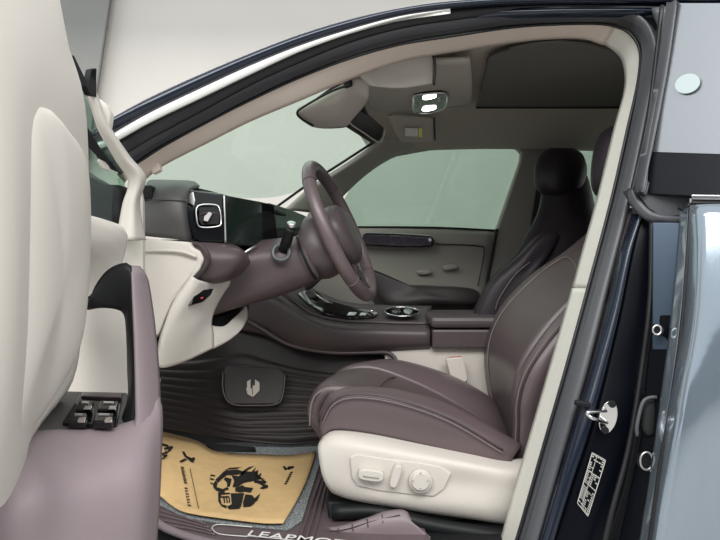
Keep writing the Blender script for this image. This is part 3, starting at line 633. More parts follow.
# vent
vt = slab('air_vent', [(188, 182, 1.345), (192, 190, 1.32), (223, 193, 1.36), (226, 200, 1.36), (226, 243, 1.36), (200, 241, 1.32), (192, 237, 1.32), (187, 225, 1.32), (186, 200, 1.32)], 'gloss', db, depth=.06, bevel=.006)
tube('vent_frame', [(198, 206, 1.315), (216, 205, 1.335), (220, 211, 1.335), (221, 220, 1.335), (219, 226, 1.33), (201, 227, 1.315), (197, 220, 1.31)], .002, 'satin', vt, n=40, closed=True)
slab('vent_slat', [(199, 214, 1.31), (208, 212, 1.32), (219, 213, 1.33), (219, 215, 1.33), (208, 214.5, 1.32), (199, 217, 1.31)], 'wood', vt, depth=.01, bevel=.001)
slab('vent_tab', [(204, 216, 1.305), (209, 211, 1.315), (213, 213, 1.315), (208, 222, 1.305), (203, 221, 1.305)], 'wood', vt, depth=.008, bevel=.002)
slab('vent_core', [(199.5, 208, 1.312), (215, 207, 1.33), (219, 212, 1.33), (219, 224, 1.33), (202, 225, 1.312), (199, 220, 1.31)], 'blackp', vt, depth=.004, bevel=.001)
slab('vent_painted_highlight', [(187, 192, 1.318), (193, 191, 1.318), (195, 200, 1.315), (194, 206, 1.315), (188, 203, 1.315)], 'satin', vt, depth=.004, bevel=.002)  # bright satin patch standing in for a highlight on the gloss black
tube('vent_divider', [(224, 195, 1.355), (224.5, 212, 1.352), (225.5, 243, 1.352)], .003, 'satin', db, n=16)
# instrument screen + centre screen
sc1 = slab('instrument_screen', [(225, 195, 1.365), (262, 202, 1.50), (263, 246, 1.50), (227, 244, 1.365)], 'screen', db, depth=.03, bevel=.002)
sc2 = slab('screen_bridge', [(258, 201, 1.49), (274, 205, 1.56), (279, 244, 1.58), (259, 245, 1.49)], 'gloss', db, depth=.03, bevel=.002)
sc3 = slab('centre_screen', [(270, 203, 1.70), (292, 210, 1.90), (306, 216, 2.02), (310, 222, 2.04), (300, 246, 1.98), (272, 246, 1.72)], 'screen', db, depth=.03, bevel=.003)
tube('screen_edge', [(227, 243.8, 1.36), (245, 245, 1.43), (268, 246, 1.52)], .003, 'blackp', db, n=10)
slab('screen_underside', [(222, 242, 1.42), (270, 245, 1.54), (268, 252, 1.5), (240, 252, 1.42)], 'gloss', db, depth=.05)
# mauve knee bolster end
loft('knee_bolster', [
    [(191, 240, 1.36), (215, 242, 1.36), (235, 245, 1.38), (246, 252, 1.42)],
    [(192, 243, 1.30), (218, 246, 1.31), (240, 250, 1.33), (249, 258, 1.38)],
    [(200, 255, 1.28), (220, 256, 1.29), (240, 258, 1.31), (250, 263, 1.36)],
    [(204, 268, 1.28), (220, 268, 1.29), (236, 268, 1.31), (243, 272, 1.36)],
    [(196, 279, 1.29), (215, 281, 1.30), (230, 279, 1.33), (236, 277, 1.38)],
    [(198, 284, 1.36), (215, 284, 1.36), (228, 281, 1.38), (234, 279, 1.42)]], 'mauvedash', db, n=24, k=5, thick=.02)
band('bolster_edge', [(191, 241, 1.29), (200, 243, 1.275), (208, 250, 1.27), (211, 260, 1.27), (207, 270, 1.27), (197, 280, 1.28)],
     [(191, 247, 1.285), (197, 248, 1.27), (202, 254, 1.265), (204.5, 261, 1.265), (201, 269, 1.265), (192, 277, 1.275)], 'mauvedash', db, bulge=.006, n=30)
tube('bolster_groove', [(191, 244, 1.275), (199, 245.5, 1.262), (205.5, 252, 1.258), (208, 260.5, 1.258), (204, 270, 1.258), (195, 279, 1.265)], .0016, 'mauvedark', db, n=30, seg=6)
# cream end cap
slab('end_cap', [(141, 238, 1.25), (190, 242, 1.26), (192, 247, 1.26), (200, 251, 1.26), (204, 259, 1.26), (200, 269, 1.26), (185, 285, 1.26), (172, 302, 1.25), (165, 318, 1.24), (158, 335, 1.23), (140, 345, 1.22), (141, 300, 1.23)], 'cream', db, depth=.05, bevel=.006, dvec=(0, 1, 0))
tube('end_cap_ridge', [(143, 251, 1.243), (165, 250.5, 1.245), (183, 252, 1.248), (197, 257, 1.252)], .004, 'cream', db, n=20)
# cream lower knee panel
loft('lower_panel', [
    [(192, 276, 1.255), (183, 287, 1.25), (173, 302, 1.24), (166, 320, 1.23), (161, 342, 1.22), (155, 362, 1.22)],
    [(201, 281, 1.27), (192, 292, 1.255), (182, 308, 1.245), (174, 325, 1.24), (168, 344, 1.235), (162, 368, 1.23)],
    [(216, 283, 1.34), (208, 297, 1.32), (200, 312, 1.31), (195, 326, 1.30), (190, 343, 1.30), (184, 362, 1.30)],
    [(234, 279, 1.42), (225, 292, 1.40), (216, 308, 1.39), (212, 322, 1.38), (214, 334, 1.38), (214, 348, 1.38)],
    ], 'cream', db, n=30, k=6, thick=.012)
loft('lower_panel_return', [
    [(209, 325, 1.39), (224, 326, 1.43), (236, 316, 1.5), (247, 306, 1.55)],
    [(212, 336, 1.38), (226, 333, 1.42), (239, 324, 1.49), (248, 312, 1.55)],
    [(213, 349, 1.38), (228, 341, 1.42), (241, 330, 1.48), (248, 318, 1.55)]], 'cream', db, n=16, k=4, thick=.01)
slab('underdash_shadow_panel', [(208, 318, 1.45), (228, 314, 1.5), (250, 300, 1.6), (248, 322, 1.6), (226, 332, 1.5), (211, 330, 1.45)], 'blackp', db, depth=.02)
bt = slab('tailgate_button', [(190, 306, 1.255), (194, 296, 1.265), (203, 290, 1.29), (214, 288.5, 1.32), (211, 295, 1.31), (203, 302, 1.285)], 'gloss', db, depth=.015, bevel=.002)
decal('button_symbol', [[P(200.5, 297.5, 1.262), P(203, 296.8, 1.266), P(203.5, 298.2, 1.268), P(201, 299, 1.262)]], 'red', bt)
# column cover / lower dash in mauve
loft('column_cover', [
    [(258, 240, 1.50), (280, 238, 1.50), (296, 236, 1.50), (303, 230, 1.52)],
    [(240, 256, 1.42), (262, 252, 1.43), (285, 250, 1.44), (306, 246, 1.47)],
    [(226, 280, 1.40), (250, 278, 1.42), (285, 272, 1.43), (312, 262, 1.46)],
    [(206, 300, 1.42), (245, 296, 1.42), (285, 285, 1.44), (318, 273, 1.47)],
    [(205, 318, 1.44), (240, 307, 1.45), (285, 294, 1.47), (320, 279, 1.50)],
    [(205, 310, 1.56), (240, 304, 1.56), (285, 292, 1.56), (320, 277, 1.58)]], 'mauvedash', db, n=30, k=6, thick=.02)
tube('dash_stalk_hub_trim', [(240, 256, 1.41), (250, 249, 1.42), (256, 246, 1.44)], .003, 'satin', db, n=6)

# ================================================================ STEERING WHEEL
swh = thing('steering_wheel', 'mauve leather steering wheel seen nearly edge on with plum airbag hub', 'steering wheel', P(340, 235, 1.6))
# wheel plane built from three picked rim points
ctr = P(341, 231, 1.62)
up = (P(313, 166, 1.60)-P(370, 297, 1.60)).normalized()
side = (P(350, 229, 1.78)-P(327, 233, 1.46)); side = (side-up*side.dot(up)).normalized()
nrm = up.cross(side)
if nrm.x < 0: nrm = -nrm
RU, RS = .208, .185
rim = [ctr+up*RU*math.cos(a)+side*RS*math.sin(a) for a in [2*math.pi*i/28 for i in range(28)]]
tube('rim', rim, .0195, 'mauve', swh, n=90, seg=16, raw=True, closed=True)
for a in (.78, -.78, 2.36, -2.36):
    c, s = math.cos(a), math.sin(a); q = ctr+up*RU*c+side*RS*s
    t = (-up*RU*s+side*RS*c).normalized(); disc('rim_seam', q, t, .0201, .002, 'thread' if abs(a) > 1 else 'mauvedark', swh, bevel=0, seg=24)
hub = [ctr-nrm*.0+up*(.082*math.cos(a))*(1 if math.cos(a) > 0 else 1.35)+side*.10*math.sin(a) for a in [2*math.pi*i/16 for i in range(16)]]
pillow('airbag_hub', hub, 'console', swh, h=.036, depth=.05, raw=True)
for sg in (1, -1):
    tube('spoke', [ctr-nrm*.03+side*.06*sg-up*.01, ctr-nrm*.02+side*.12*sg-up*.015, ctr+side*RS*sg*.98-up*.02], lambda t: .022-.006*t, 'mauvedark', swh, n=12, raw=True, flat=.5)
    slab('spoke_trim', [ctr-nrm*.002+side*.07*sg+up*.02, ctr-nrm*.0+side*.14*sg+up*.012, ctr-nrm*.0+side*.14*sg-up*.03, ctr-nrm*.002+side*.07*sg-up*.045], 'wood', swh, depth=.012, raw=True)
tube('spoke', [ctr-nrm*.03-up*.05, ctr-nrm*.02-up*.12, ctr-up*RU*.98], lambda t: .03-.01*t, 'mauvedark', swh, n=12, raw=True, flat=.5)
slab('lower_spoke_trim', [ctr+nrm*.002-up*.09+side*.035, ctr-up*.185+side*.03, ctr-up*.185-side*.03, ctr+nrm*.002-up*.09-side*.035], 'wood', swh, depth=.012, raw=True)
# column shroud behind the wheel
smoothshape('column_shroud', [
    [(297, 238, 1.50), (303, 228, 1.6), (306, 222, 1.7), (322, 268, 1.7), (319, 279, 1.6), (313, 276, 1.50), (305, 258, 1.46)],
    [(304, 222, 1.50), (309, 216, 1.6), (314, 214, 1.7), (334, 264, 1.7), (334, 276, 1.6), (328, 275, 1.50), (318, 250, 1.46)],
    [(318, 218, 1.50), (322, 213, 1.6), (326, 213, 1.7), (346, 256, 1.7), (347, 267, 1.6), (342, 268, 1.50), (333, 246, 1.47)]], 'console', swh, n=36, k=5)
tube('shroud_gap', [(297, 237, 1.475), (302, 252, 1.435), (310, 270, 1.445), (316, 279, 1.48)], .0035, 'blackp', swh, n=20)
# stalk
tube('stalk_collar', [(278, 245, 1.425), (273, 251, 1.415), (275, 258, 1.41), (283, 260, 1.41), (289, 255, 1.42), (288, 247, 1.43)], .006, 'rubbergrey', swh, n=30, closed=True)
sk = tube('stalk', [(283, 253, 1.46), (286, 243, 1.42), (291, 228, 1.39)], lambda t: .016-.003*t, 'blackp', swh, n=14, seg=16)
disc('stalk_cap', P(291.5, 224.5, 1.385), (.1, -.35, .6), .012, .012, 'satin', sk, bevel=.003)
tube('far_stalk', [(318, 278, 1.75), (313, 283, 1.8), (308, 287, 1.85)], .012, 'mauvedark', swh, n=8)

# ================================================================ FLOOR AREA
ft = thing('footwell_liner', 'dark ribbed leather liner covering the driver footwell and tunnel side', 'footwell liner', P(250, 445, 1.7))
A = [(150, 345, 1.80), (185, 340, 1.90), (215, 330, 1.97), (243, 318, 2.0), (262, 330, 1.98), (290, 346, 1.95), (330, 354, 1.92), (370, 354, 1.91), (396, 358, 1.90)]
Bm = [(150, 385, 1.68), (190, 390, 1.78), (225, 393, 1.86), (255, 395, 1.88), (290, 396, 1.88), (320, 398, 1.87), (350, 400, 1.86), (380, 402, 1.82), (400, 402, 1.82)]
Bb = [(150, 425, 1.58), (190, 431, 1.68), (225, 438, 1.76), (255, 442, 1.80), (290, 445, 1.81), (320, 443, 1.82), (350, 446, 1.80), (380, 446, 1.80), (400, 446, 1.80)]
n = 50
ca, cb, cc_ = cr(W(A), n), cr(W(Bm), n), cr(W(Bb), n)
R = 90; rows = []
for i in range(R+1):
    t = i/R; row = []
    for j in range(n):
        p = cr([ca[j], cb[j], cc_[j]], 41)[int(round(t*40))] if False else (ca[j]*(1-t)*(1-2*t)+cb[j]*4*t*(1-t)+cc_[j]*t*(2*t-1))
        f = 0
        if .22 < t < .97:
            s = (t-.22)/.75*9; fr = s-int(s); f = .007*(math.sin(math.pi*fr))**.5
        edge = min(1, j/3)
        row.append(p+Vector((0, -.75, .65))*f*edge)
    rows.append(row)
grid('ribbed_sheet', rows, 'rib', ft, thick=.008)
tube('liner_edge', [(243, 318, 1.93), (262, 329, 1.90), (290, 345, 1.88), (330, 352.5, 1.86), (370, 352.5, 1.86), (388, 353, 1.85), (396, 361, 1.84), (396, 380, 1.83)], .007, 'console', ft, n=60)
# heel pad with emblem
hpz = 1.762
heel = slab('heel_pad', [(223, 372, 1.842), (226, 366, 1.852), (280, 368, 1.882), (285, 374, 1.876), (282, 398, 1.840), (277, 404, 1.829), (232, 404, 1.802), (225, 398, 1.806)], 'rib', ft, depth=.02, bevel=.003)
tube('heel_pad_piping', [(223, 372, 1.836), (223.5, 392, 1.808), (232, 404, 1.796), (255, 405.5, 1.808), (277, 404, 1.823), (283, 394, 1.841), (285, 374, 1.870)], .0035, 'mauvedark', ft, n=40)
def em(pts): return [P(x, y, 1.852-(y-372)*.045/32-(250-x)*.0006) for x, y in pts]
decal('emblem', [em([(247, 381.5), (250.5, 379.5), (250.5, 388), (252, 389), (252, 396.5), (247, 391)]), em([(252.5, 386), (255, 385), (255, 379.5), (259.5, 382.5), (259.5, 390.5), (253, 397)]), em([(246, 388), (250, 391), (252.5, 394), (252.5, 397), (247.5, 394)])], 'headgrey', ft)

# driver mat: leather tray with raised edge, carpet inlay
fm = thing('floor_mat', 'mauve leather driver floor mat with grey carpet inlay and printed white lettering', 'floor mat', PZ(250, 500, .34))
Z0 = .345
trayo = [PZ(x, y, Z0) for x, y in ((150, 472), (185, 446), (215, 444), (330, 444), (400, 470), (420, 520), (440, 556), (300, 560), (220, 552), (170, 530), (150, 515))]
slab('mat_base', trayo, 'mauve', fm, depth=.012, bevel=.003, raw=True)
slab('carpet_inlay', [PZ(x, y, Z0+.006) for x, y in ((150, 452), (190, 444), (250, 442), (315, 442), (326, 448), (318, 470), (302, 520), (288, 529), (235, 524), (190, 518), (150, 500))], 'carpet', fm, depth=.006, bevel=.002, raw=True)
box_ = slab('carpet_clip', [PZ(x, y, Z0+.012) for x, y in ((205, 444), (212, 443), (255, 447), (256, 451), (215, 450))], 'blackp', fm, depth=.004, bevel=.001, raw=True)
for k, off in enumerate((0, 6, 12)):
    tube('mat_ridge', [PZ(x, y, Z0+.003) for x, y in ((332+off*.4, 452+off), (322+off*.6, 475), (306+off, 520), (298+off, 545))], .004, 'mauve', fm, n=20, raw=True)
for k in range(6):
    tube('mat_ridge', [PZ(x, y, Z0+.002) for x, y in ((155+k*1.0, 500+k*5), (175+k*2, 508+k*4), (200+k*3, 517+k*3.5))], .0025, 'mauve', fm, n=12, raw=True)
tube('mat_rim', [PZ(x, y, Z0+.006) for x, y in ((150, 517), (172, 531), (222, 545), (300, 551))], .009, 'mauvelight', fm, n=20, raw=True)
tube('mat_outline', [PZ(x, y, Z0+.004) for x, y in ((262, 537), (240, 536), (220, 534), (213, 530), (213, 526), (220, 524.5), (240, 526), (252, 527))], .0012, 'white', fm, n=40, seg=6, raw=True)
tube('mat_outline', [PZ(x, y, Z0+.004) for x, y in ((262, 537), (290, 540), (320, 545), (350, 550))], .0012, 'white', fm, n=30, seg=6, raw=True)
tO = PZ(245.5, 535.5, Z0+.007); tX = PZ(330, 544.5, Z0+.007)-tO
tY = PZ(247, 525, Z0+.007)-PZ(245.5, 535.5, Z0+.007)
text('mat_lettering', 'LEAPMOTOR', tO, tX, tY, .036, 'white', fm, sx=1.42, bold=.0002)
# stitched seat-side pocket strip
loft('seat_track_cover', [[(300, 528, 1.27), (335, 526, 1.27), (365, 518, 1.26), (385, 511, 1.26), (405, 510, 1.26), (412, 520, 1.25)], [(300, 536, 1.25), (335, 533, 1.25), (365, 527, 1.24), (385, 523, 1.235), (405, 521, 1.235), (414, 524, 1.235)], [(300, 552, 1.24), (340, 552, 1.24), (370, 550, 1.24), (395, 550, 1.24), (420, 550, 1.24), (450, 556, 1.24)]], 'mauvelight', fm, n=30, k=5, thick=.01)
for x in (338, 352, 367, 382):
    tube('pocket_stitch', [(x, 528-(x-338)*.32, 1.248), (x+1, 535-(x-338)*.28, 1.236)], .0012, 'mauvedark', fm, n=4, seg=6)
tube('pocket_stitch', [(316, 532, 1.25), (345, 529.5, 1.247), (372, 521.5, 1.242), (400, 515, 1.24)], .0012, 'mauvedark', fm, n=20, seg=6)
box('door_sill', (-.62, 1.05, .27), (.42, 1.165, .345), 'blackp', car, .01)

# kraft paper
def zf(px, py): return .360+max(0, 230-px)*.00105*max(0, min(1, (500-py)/45))
def PP(px, py, up=0):
    z = zf(px, py)+up; return PZ(px, py, z)
pm = thing('paper_floor_mat', 'brown kraft paper protective mat printed with a black off-road vehicle', 'paper mat', PZ(240, 485, .35))
topc = [(145, 427), (160, 431), (185, 437), (200, 442), (213, 450), (235, 453), (260, 454), (290, 455), (316, 451)]
botc = [(140, 480), (158, 494), (170, 504), (182, 511), (200, 515), (222, 518), (245, 521), (265, 523), (283, 523)]
a = cr([Vector((x, y, 0)) for x, y in topc], 40); b = cr([Vector((x, y, 0)) for x, y in botc], 40)
rows = []
for i in range(13):
    t = i/12; row = []
    for j in range(40):
        q = a[j].lerp(b[j], t); q.x += 4*math.sin(math.pi*t)*(j/39)
        row.append(PP(q.x, q.y))
    rows.append(row)
sheet = grid('paper_sheet', rows, 'kraft', pm, thick=.0012)
def print_(name, polys, mt='ink'): decal(name, [[PP(x, y, .0018) for x, y in p] for p in polys], mt, pm, .0003)
# big vehicle print (crop coordinates -> picture)
def V(x, y): return (200+x*130/720, 450+y*90/498)
veh = [
    [(85, 165), (130, 120), (150, 112), (210, 108), (235, 118), (215, 135), (150, 138), (120, 160), (100, 180)],
    [(85, 170), (97, 182), (90, 215), (76, 210), (72, 190)],
    [(78, 212), (96, 206), (125, 216), (150, 205), (160, 216), (120, 232), (90, 225)],
    [(140, 150), (175, 160), (165, 200), (150, 205), (150, 180), (133, 163)],
    [(175, 140), (215, 145), (240, 118), (285, 120), (310, 95), (300, 120), (325, 110), (310, 135), (335, 160), (300, 170), (245, 180), (205, 205), (180, 205), (190, 170)],
    [(195, 210), (235, 195), (250, 205), (295, 210), (280, 235), (245, 230), (225, 235), (195, 228)],
    [(300, 165), (340, 170), (355, 190), (378, 195), (376, 208), (350, 216), (330, 212), (350, 200), (325, 185), (300, 180)],
    [(100, 235), (125, 225), (140, 232), (120, 240), (112, 265), (120, 300), (150, 308), (145, 322), (118, 310), (102, 285)],
    [(118, 238), (165, 236), (166, 243), (118, 247)], [(114, 256), (160, 254), (161, 261), (114, 264)],
    [(128, 262), (136, 262), (140, 292), (132, 292)], [(144, 262), (150, 262), (155, 292), (148, 292)], [(158, 258), (163, 258), (167, 292), (161, 292)],
    [(170, 240), (245, 238), (228, 310), (218, 325), (160, 328), (150, 312), (176, 300)],
    [(252, 245), (290, 250), (305, 270), (302, 295), (280, 312), (240, 316), (238, 290)],
    [(300, 270), (335, 238), (320, 275), (305, 290)],
    [(60, 135), (85, 140), (82, 145), (57, 143)], [(55, 155), (80, 160), (76, 166), (55, 162)], [(57, 180), (72, 183), (70, 190), (58, 186)],
    [(130, 115), (165, 98), (230, 95), (200, 104), (160, 106)], [(215, 130), (270, 95), (300, 88), (265, 110), (235, 140)],
    [(305, 140), (320, 110), (322, 140), (340, 125), (335, 150), (362, 165), (345, 160), (330, 162)],
    [(340, 160), (370, 175), (360, 188), (345, 180)],
]
print_('vehicle_print', [[V(x, y) for x, y in p] for p in veh])
# eagle emblem, column of small characters, rule
E = lambda x, y: (150+x*100/540, 420+y*100/540)
print_('bird_print', [[E(*q) for q in p] for p in ([(172, 170), (185, 170), (200, 195), (225, 205), (240, 200), (244, 215), (232, 220), (240, 228), (225, 228), (205, 212), (185, 195)], [(160, 222), (185, 208), (200, 212), (180, 225), (162, 228)])])
cols = []
random.seed(8)
for (x0, y0, x1, y1, cnt) in ((174, 255, 192, 338, 9), (195, 368, 212, 460, 7)):
    for k in range(cnt):
        t = k/(cnt-1); cx = x0+(x1-x0)*t; cy = y0+(y1-y0)*t
        cols.append([E(cx-9, cy-4), E(cx+9, cy-2), E(cx+9, cy+1), E(cx-9, cy-1)])
        cols.append([E(cx-8, cy+1.5), E(cx+(2 if k % 2 else 9), cy+2.5), E(cx+(2 if k % 2 else 9), cy+5), E(cx-8, cy+4)])
cols.append([E(215, 262), E(218, 262), E(264, 476), E(260, 476)])
print_('small_print_column', cols)
G = V
cols = [[V(458, 92), V(470, 88), V(478, 100), V(500, 98), V(470, 112)], [V(485, 92), V(520, 88), V(522, 95), V(500, 105), V(488, 110)]]
for k in range(6): cols.append([V(498-k*6, 122+k*12), V(514-k*6, 120+k*12), V(512-k*6, 127+k*12), V(496-k*6, 129+k*12)])
print_('small_print_column', cols)
big = [[E(*q) for q in p] for p in ([(65, 125), (100, 135), (98, 145), (65, 138)], [(75, 150), (118, 140), (126, 147), (112, 165), (100, 172), (92, 165), (108, 155), (78, 160)], [(80, 165), (90, 168), (95, 180), (84, 178)], [(60, 180), (100, 168), (98, 176), (62, 190)], [(62, 195), (75, 190), (92, 186), (96, 192), (70, 212), (60, 210), (78, 196)])]
print_('large_character_print', big)

# ================================================================ FRONT DOOR (open, swung towards the viewer)
dr = thing('vehicle_door', 'open driver door seen from inside with cream trim and mauve armrest', 'car door', (-.42, 1.0, .3))
# large cream upper trim
loft('door_trim_panel', [
    [(-60, -60, .50), (-50, 80, .50), (-50, 230, .50), (-50, 380, .50), (-60, 560, .50)],
    [(-5, -60, .58), (5, 60, .56), (14, 200, .56), (10, 380, .56), (-20, 560, .56)],
    [(30, -60, .66), (42, 50, .64), (40, 120, .625), (40, 240, .64), (36, 380, .66), (10, 560, .66)],
    [(48, -60, .74), (66, 40, .74), (72, 120, .72), (70, 240, .74), (56, 370, .74), (10, 470, .66), (-20, 560, .6)],
    [(44, -60, .80), (60, 20, .80), (82, 90, .80), (88, 160, .80), (86, 250, .80), (74, 370, .78), (30, 440, .70), (-10, 560, .62)],
    [(40, -60, .86), (56, 10, .86), (80, 88, .86), (86, 160, .86), (85, 255, .86), (76, 372, .86), (34, 440, .78), (0, 560, .7)]], 'creamdoor', dr, n=50, k=6, thick=.02)
pillow('pull_cup_bulge', [(18, 300, 0.597), (20, 200, 0.597), (26, 125, 0.602), (36, 105, 0.622), (50, 110, 0.642), (68, 132, 0.682), (84, 162, 0.732), (86, 250, 0.762), (78, 340, 0.752), (56, 390, 0.722), (28, 430, 0.682), (0, 465, 0.612), (10, 400, 0.597)], 'creamdoor', dr, h=.022, depth=.02, power=.75)
# front edge (sail panel) strip: from the mirror corner down to the hinge area
loft('window_frame', [
    [(86, 93, .95), (90, 104, .955), (98, 130, .98), (115, 160, 1.02), (128, 182, 1.05), (122, 205, 1.06), (116, 240, 1.06)],
    [(92, 92, .945), (97, 102, .95), (107, 128, .97), (125, 157, 1.01), (140, 178, 1.04), (134, 205, 1.05), (133, 240, 1.05)],
    [(95, 95, .97), (99, 103, .975), (110, 126, 1.00), (130, 156, 1.04), (146, 177, 1.07), (140, 204, 1.09), (146, 240, 1.10)]], 'creamdoor', dr, n=40, k=6, thick=.015)
slab('mirror_corner_trim', [(97, 97, .99), (105, 103, .99), (110, 113, .99), (108, 128, .99), (98, 112, .99)], 'creamdoor', dr, depth=.02, bevel=.004)
slab('mirror_sail', [(74, 55, .90), (88, 84, .92), (92, 70, .93), (97, 68, .93), (96, 80, .94), (94, 88, .95), (97, 97, .95), (90, 95, .93), (86, 86, .91)], 'blackp', dr, depth=.01, bevel=.001)
slab('window_glass', [(60, 60, 1.0), (92, 95, 1.02), (125, 178, 1.09), (125, 225, 1.09), (60, 225, 1.0)], 'sideglass', dr, depth=.004, bevel=0)
slab('quarter_frame', [(88, 128, .99), (95, 140, 1.0), (104, 155, 1.02), (112, 168, 1.04), (106, 166, 1.04), (93, 152, 1.01), (87, 146, .99)], 'blackp', dr, depth=.01, bevel=.001)
slab('door_clip', [(103, 156, 1.03), (110, 166, 1.04), (111, 171, 1.04), (103, 168, 1.03), (99, 160, 1.02)], 'cream', dr, depth=.01, bevel=.003)
pillow('door_mirror', [(70, 168, 1.09), (86, 174, 1.09), (105, 184, 1.09), (124, 187, 1.09), (126, 205, 1.09), (124, 226, 1.09), (105, 221, 1.09), (86, 214, 1.09), (70, 207, 1.09)], 'blackp', dr, h=.02, depth=.06, power=.3)
# front lower trim lobe
loft('door_trim_front', [
    [(84, 214, .90), (100, 218, .95), (118, 224, .99), (124, 228, 1.02)],
    [(84, 222, .86), (100, 226, .90), (118, 232, .95), (128, 240, 1.0)],
    [(84, 250, .86), (100, 248, .90), (112, 256, .95), (122, 266, 1.0)],
    [(50, 300, .90), (85, 296, .92), (108, 290, .96), (126, 285, 1.0)],
    [(30, 400, .92), (80, 400, .92), (114, 400, .96), (136, 400, 1.0)],
    [(80, 560, .88), (100, 560, .92), (120, 560, .96), (150, 560, 1.0)]], 'creamdoor', dr, n=24, k=5, thick=.02)
# body side hinge pillar, cream
slab('hinge_pillar_trim', [(128, 178, 1.14), (140, 184, 1.14), (143, 200, 1.14), (144, 345, 1.14), (160, 385, 1.14), (150, 400, 1.14), (110, 400, 1.12), (112, 200, 1.12)], 'creamdoor', car, depth=.05, bevel=.005)
# armrest with pull handle
band('pull_handle', [(87, 309, .82), (95, 286, .835), (110, 268, .845), (130, 264, .85), (132, 290, .845), (134, 340, .83), (135, 400, .80), (134, 425, .79)],
     [(89, 310, .84), (102, 308, .845), (118, 310, .85), (124, 316, .85), (126, 335, .845), (127, 370, .84), (127, 400, .825), (116, 430, .80)], 'blackp', dr, bulge=.004, n=40, thick=.015)
band('handle_grip', [(129, 265, .865), (131, 275, .845), (132, 300, .83), (134, 350, .81), (135, 400, .79), (134, 425, .78), (126, 450, .76)],
     [(140, 266, .88), (146, 274, .88), (150, 287, .89), (156, 330, .87), (160, 380, .85), (161.5, 440, .82), (160, 470, .80)], 'mauvelight', dr, bulge=.012, bdir=(.3, -1, 0), n=50, k=10, thick=.006)
loft('armrest', [
    [(-60, 560, .42), (0, 490, .60), (20, 450, .68), (34, 430, .74), (80, 428, .78), (128, 424, .80), (140, 405, .815)],
    [(-60, 565, .42), (0, 500, .59), (25, 462, .66), (42, 442, .715), (90, 436, .745), (134, 430, .77), (161, 400, .83)],
    [(-60, 580, .42), (0, 530, .58), (40, 500, .63), (70, 490, .67), (110, 485, .70), (145, 480, .73), (161.5, 470, .79)],
    [(-60, 620, .42), (0, 590, .58), (40, 580, .63), (80, 575, .66), (115, 575, .69), (140, 575, .72), (155, 575, .77)]], 'mauvelight', dr, n=40, k=6, thick=.03)
sp = slab('switch_panel', [(34, 430, .735), (60, 392, .86), (66, 391, .87), (127, 392, .88), (129, 396, .87), (129, 425, .79), (80, 428.5, .77)], 'greyleather', dr, depth=.02, bevel=.003)
slab('switch_base', [(62, 422, .765), (80, 393.5, .85), (123, 394.5, .86), (117, 425, .775)], 'gloss', dr, depth=.01, bevel=.002)
slab('lock_button', [(81, 396, .835), (83, 391.5, .85), (123, 393, .855), (122, 397.5, .84)], 'wood', dr, depth=.012, bevel=.002)
for (x0, x1, y0, y1, d) in ((75, 94, 400, 410, .80), (97, 119, 400, 410, .80), (68, 88, 412, 421.5, .765), (92, 115, 412, 421.5, .765)):
    sw_ = slab('window_switch', [(x0+3, y0, d+.015), (x1, y0+.5, d+.015), (x1-2, y1, d-.012), (x0, y1-.5, d-.012)], 'gloss', dr, depth=.012, bevel=.003)
    slab('switch_symbol', [(x0+7, y0+1, d+.008), (x1-5, y0+1.3, d+.008), (x1-6, y0+3, d+.003), (x0+6, y0+2.8, d+.003)], 'satin', sw_, depth=.003, bevel=.0005)
    slab('switch_lip', [(x1-9, y1-4.5, d-.008), (x1-2, y1-4.5, d-.008), (x1-3, y1-1, d-.016), (x1-11, y1-1, d-.016)], 'chrome', sw_, depth=.004, bevel=.001)

# ================================================================ REAR DOOR (ajar)
rd = thing('vehicle_door', 'open rear door in reflective blue-grey paint with painted dark reflection on its window', 'car door', (.62, 1.0, .2))
# window + frame
slab('window_glass', [(672, 3, 1.17), (1150, 3, .6745), (1150, 168, .67), (650, 152, 1.14)], 'windowfilm', rd, depth=.02, bevel=.001)
slab('window_dark_reflection', [(652, 152.5, 1.135), (1150, 167, .67), (1150, 222, .66), (642, 193, 1.135)], 'darkreflection', rd, depth=.02, bevel=.001)  # black strip painted in for a dark reflection across the window
band('window_frame', [(671, 2, 1.165), (662, 60, 1.155), (655, 105, 1.145), (642, 170, 1.13), (638, 192, 1.12)], [(677, 2, 1.155), (669, 60, 1.145), (661, 105, 1.14), (649, 165, 1.125), (644, 193, 1.115)], 'rubbergrey', rd, bulge=.008, n=30, thick=.02)
band('lower_frame', [(626, 192, 1.16), (629, 203, 1.15), (642, 218, 1.13), (660, 224, 1.11), (684, 224, 1.08)], [(632, 187, 1.15), (638, 197, 1.14), (650, 210, 1.12), (664, 215, 1.10), (684, 217, 1.07)], 'rubbergrey', rd, bulge=.008, n=30, thick=.02)
slab('sill_trim_panel', [(636, 192, 1.14), (690, 195, 1.10), (690, 218, 1.10), (660, 216, 1.12), (648, 208, 1.13)], 'rubbergrey', rd, depth=.02, bevel=.002)
p0, p1, p2 = P(672, 3, 1.17), P(650, 152, 1.14), P(1150, 168, .67)
pn = (p1-p0).cross(p2-p0).normalized()
if pn.y > 0: pn = -pn
def on_pane(x, y, lift):
    d = P(x, y, 1)-cam.location; return cam.location+d*((p0+pn*lift-cam.location).dot(pn)/d.dot(pn))
slab('round_sticker', [on_pane(x, y, .006) for x, y, _ in rr(687.5, 83.5, 26, 19, -.35, 1.09, e=2)], 'sticker', rd, depth=.001, bevel=0, raw=True)
slab('chrome_belt_strip', [(691, 194.5, 1.03), (730, 195, 1.0), (730, 200, 1.0), (692, 199.5, 1.03)], 'chrome', rd, depth=.02, bevel=.002)
slab('belt_gap', [(692, 199, 1.035), (730, 200, 1.005), (730, 204, 1.005), (690, 203.5, 1.035)], 'rubber', rd, depth=.02, bevel=.001)
tube('belt_clip', [(679, 208, 1.06), (684, 209, 1.05), (690, 204, 1.04)], .004, 'rubber', rd, n=8)
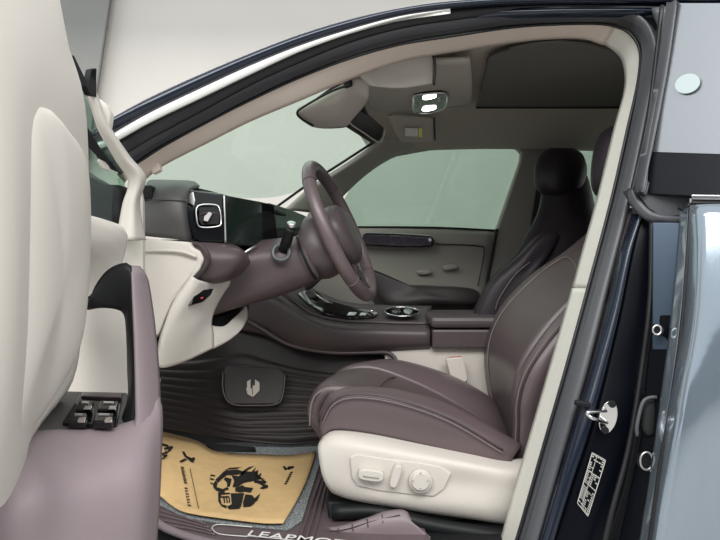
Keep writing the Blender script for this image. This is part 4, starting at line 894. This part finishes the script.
# outer skin
loft('outer_skin', [
    [(690, 205, 1.02), (688, 260, 1.01), (682, 330, 1.0), (670, 400, .99), (660, 470, .985), (648, 570, .98)],
    [(712, 204, 1.0), (708, 260, .985), (704, 330, .97), (694, 400, .96), (688, 470, .96), (680, 570, .965)],
    [(770, 204, .94), (770, 260, .925), (770, 330, .91), (770, 400, .91), (770, 470, .915), (770, 570, .93)],
    [(1250, 206, .58), (1250, 260, .575), (1250, 335, .57), (1250, 410, .57), (1250, 490, .57), (1250, 600, .58)]], 'bluegrey', rd, n=30, k=6, thick=.01)
band('door_leading_edge', [(680, 210, 1.06), (676, 260, 1.05), (668, 340, 1.03), (657, 420, 1.02), (650, 470, 1.015), (634, 570, 1.01)],
     [(688, 208, 1.03), (685, 260, 1.02), (678, 340, 1.005), (666, 420, .995), (658, 470, .99), (645, 570, .985)], 'bluegrey', rd, bulge=.004, n=30, thick=.01)
tube('door_edge_gap', [(690, 208, 1.022), (687, 260, 1.012), (680, 340, 1.0), (668, 420, .99), (659, 470, .985), (646, 570, .98)], .003, 'rubber', rd, n=40)
slab('inner_frame_panel', [(652, 222, 1.10), (682, 222, 1.08), (678, 300, 1.06), (668, 350, 1.05), (652, 350, 1.08)], 'bluedark', rd, depth=.02, bevel=.003)
slab('inner_frame_lower', [(652, 315, 1.095), (672, 315, 1.055), (668, 400, 1.045), (640, 570, 1.04), (612, 570, 1.06), (640, 440, 1.08)], 'navyblack', rd, depth=.01, bevel=.003)
slab('door_check', [(642, 403, 1.07), (648, 398, 1.07), (660, 398, 1.06), (656, 436, 1.05), (648, 438, 1.05), (641, 430, 1.06)], 'blackp', rd, depth=.03, bevel=.008)
tube('check_frame', [(657, 397, 1.05), (648, 398, 1.055), (642, 404, 1.055), (637, 425, 1.05), (637, 436, 1.05)], .0035, 'rubbergrey', rd, n=20)
disc('hinge_bolt', P(646, 461, 1.045), (-.3, -1, 0), .018, .02, 'blackp', rd, ell=.85)
tube('bolt_ring', [P(646.5, 461, 1.03)+Vector((.012*math.cos(t), 0, .017*math.sin(t))) for t in [2*math.pi*i/12 for i in range(12)]], .002, 'satin', rd, n=24, raw=True, closed=True)
disc('hinge_bolt', P(657, 330, 1.05), (-.3, -1, 0), .011, .015, 'blackp', rd)
tube('bolt_ring', [P(657, 330, 1.038)+Vector((.008*math.cos(t), 0, .009*math.sin(t))) for t in [2*math.pi*i/12 for i in range(12)]], .002, 'satin', rd, n=24, raw=True, closed=True)
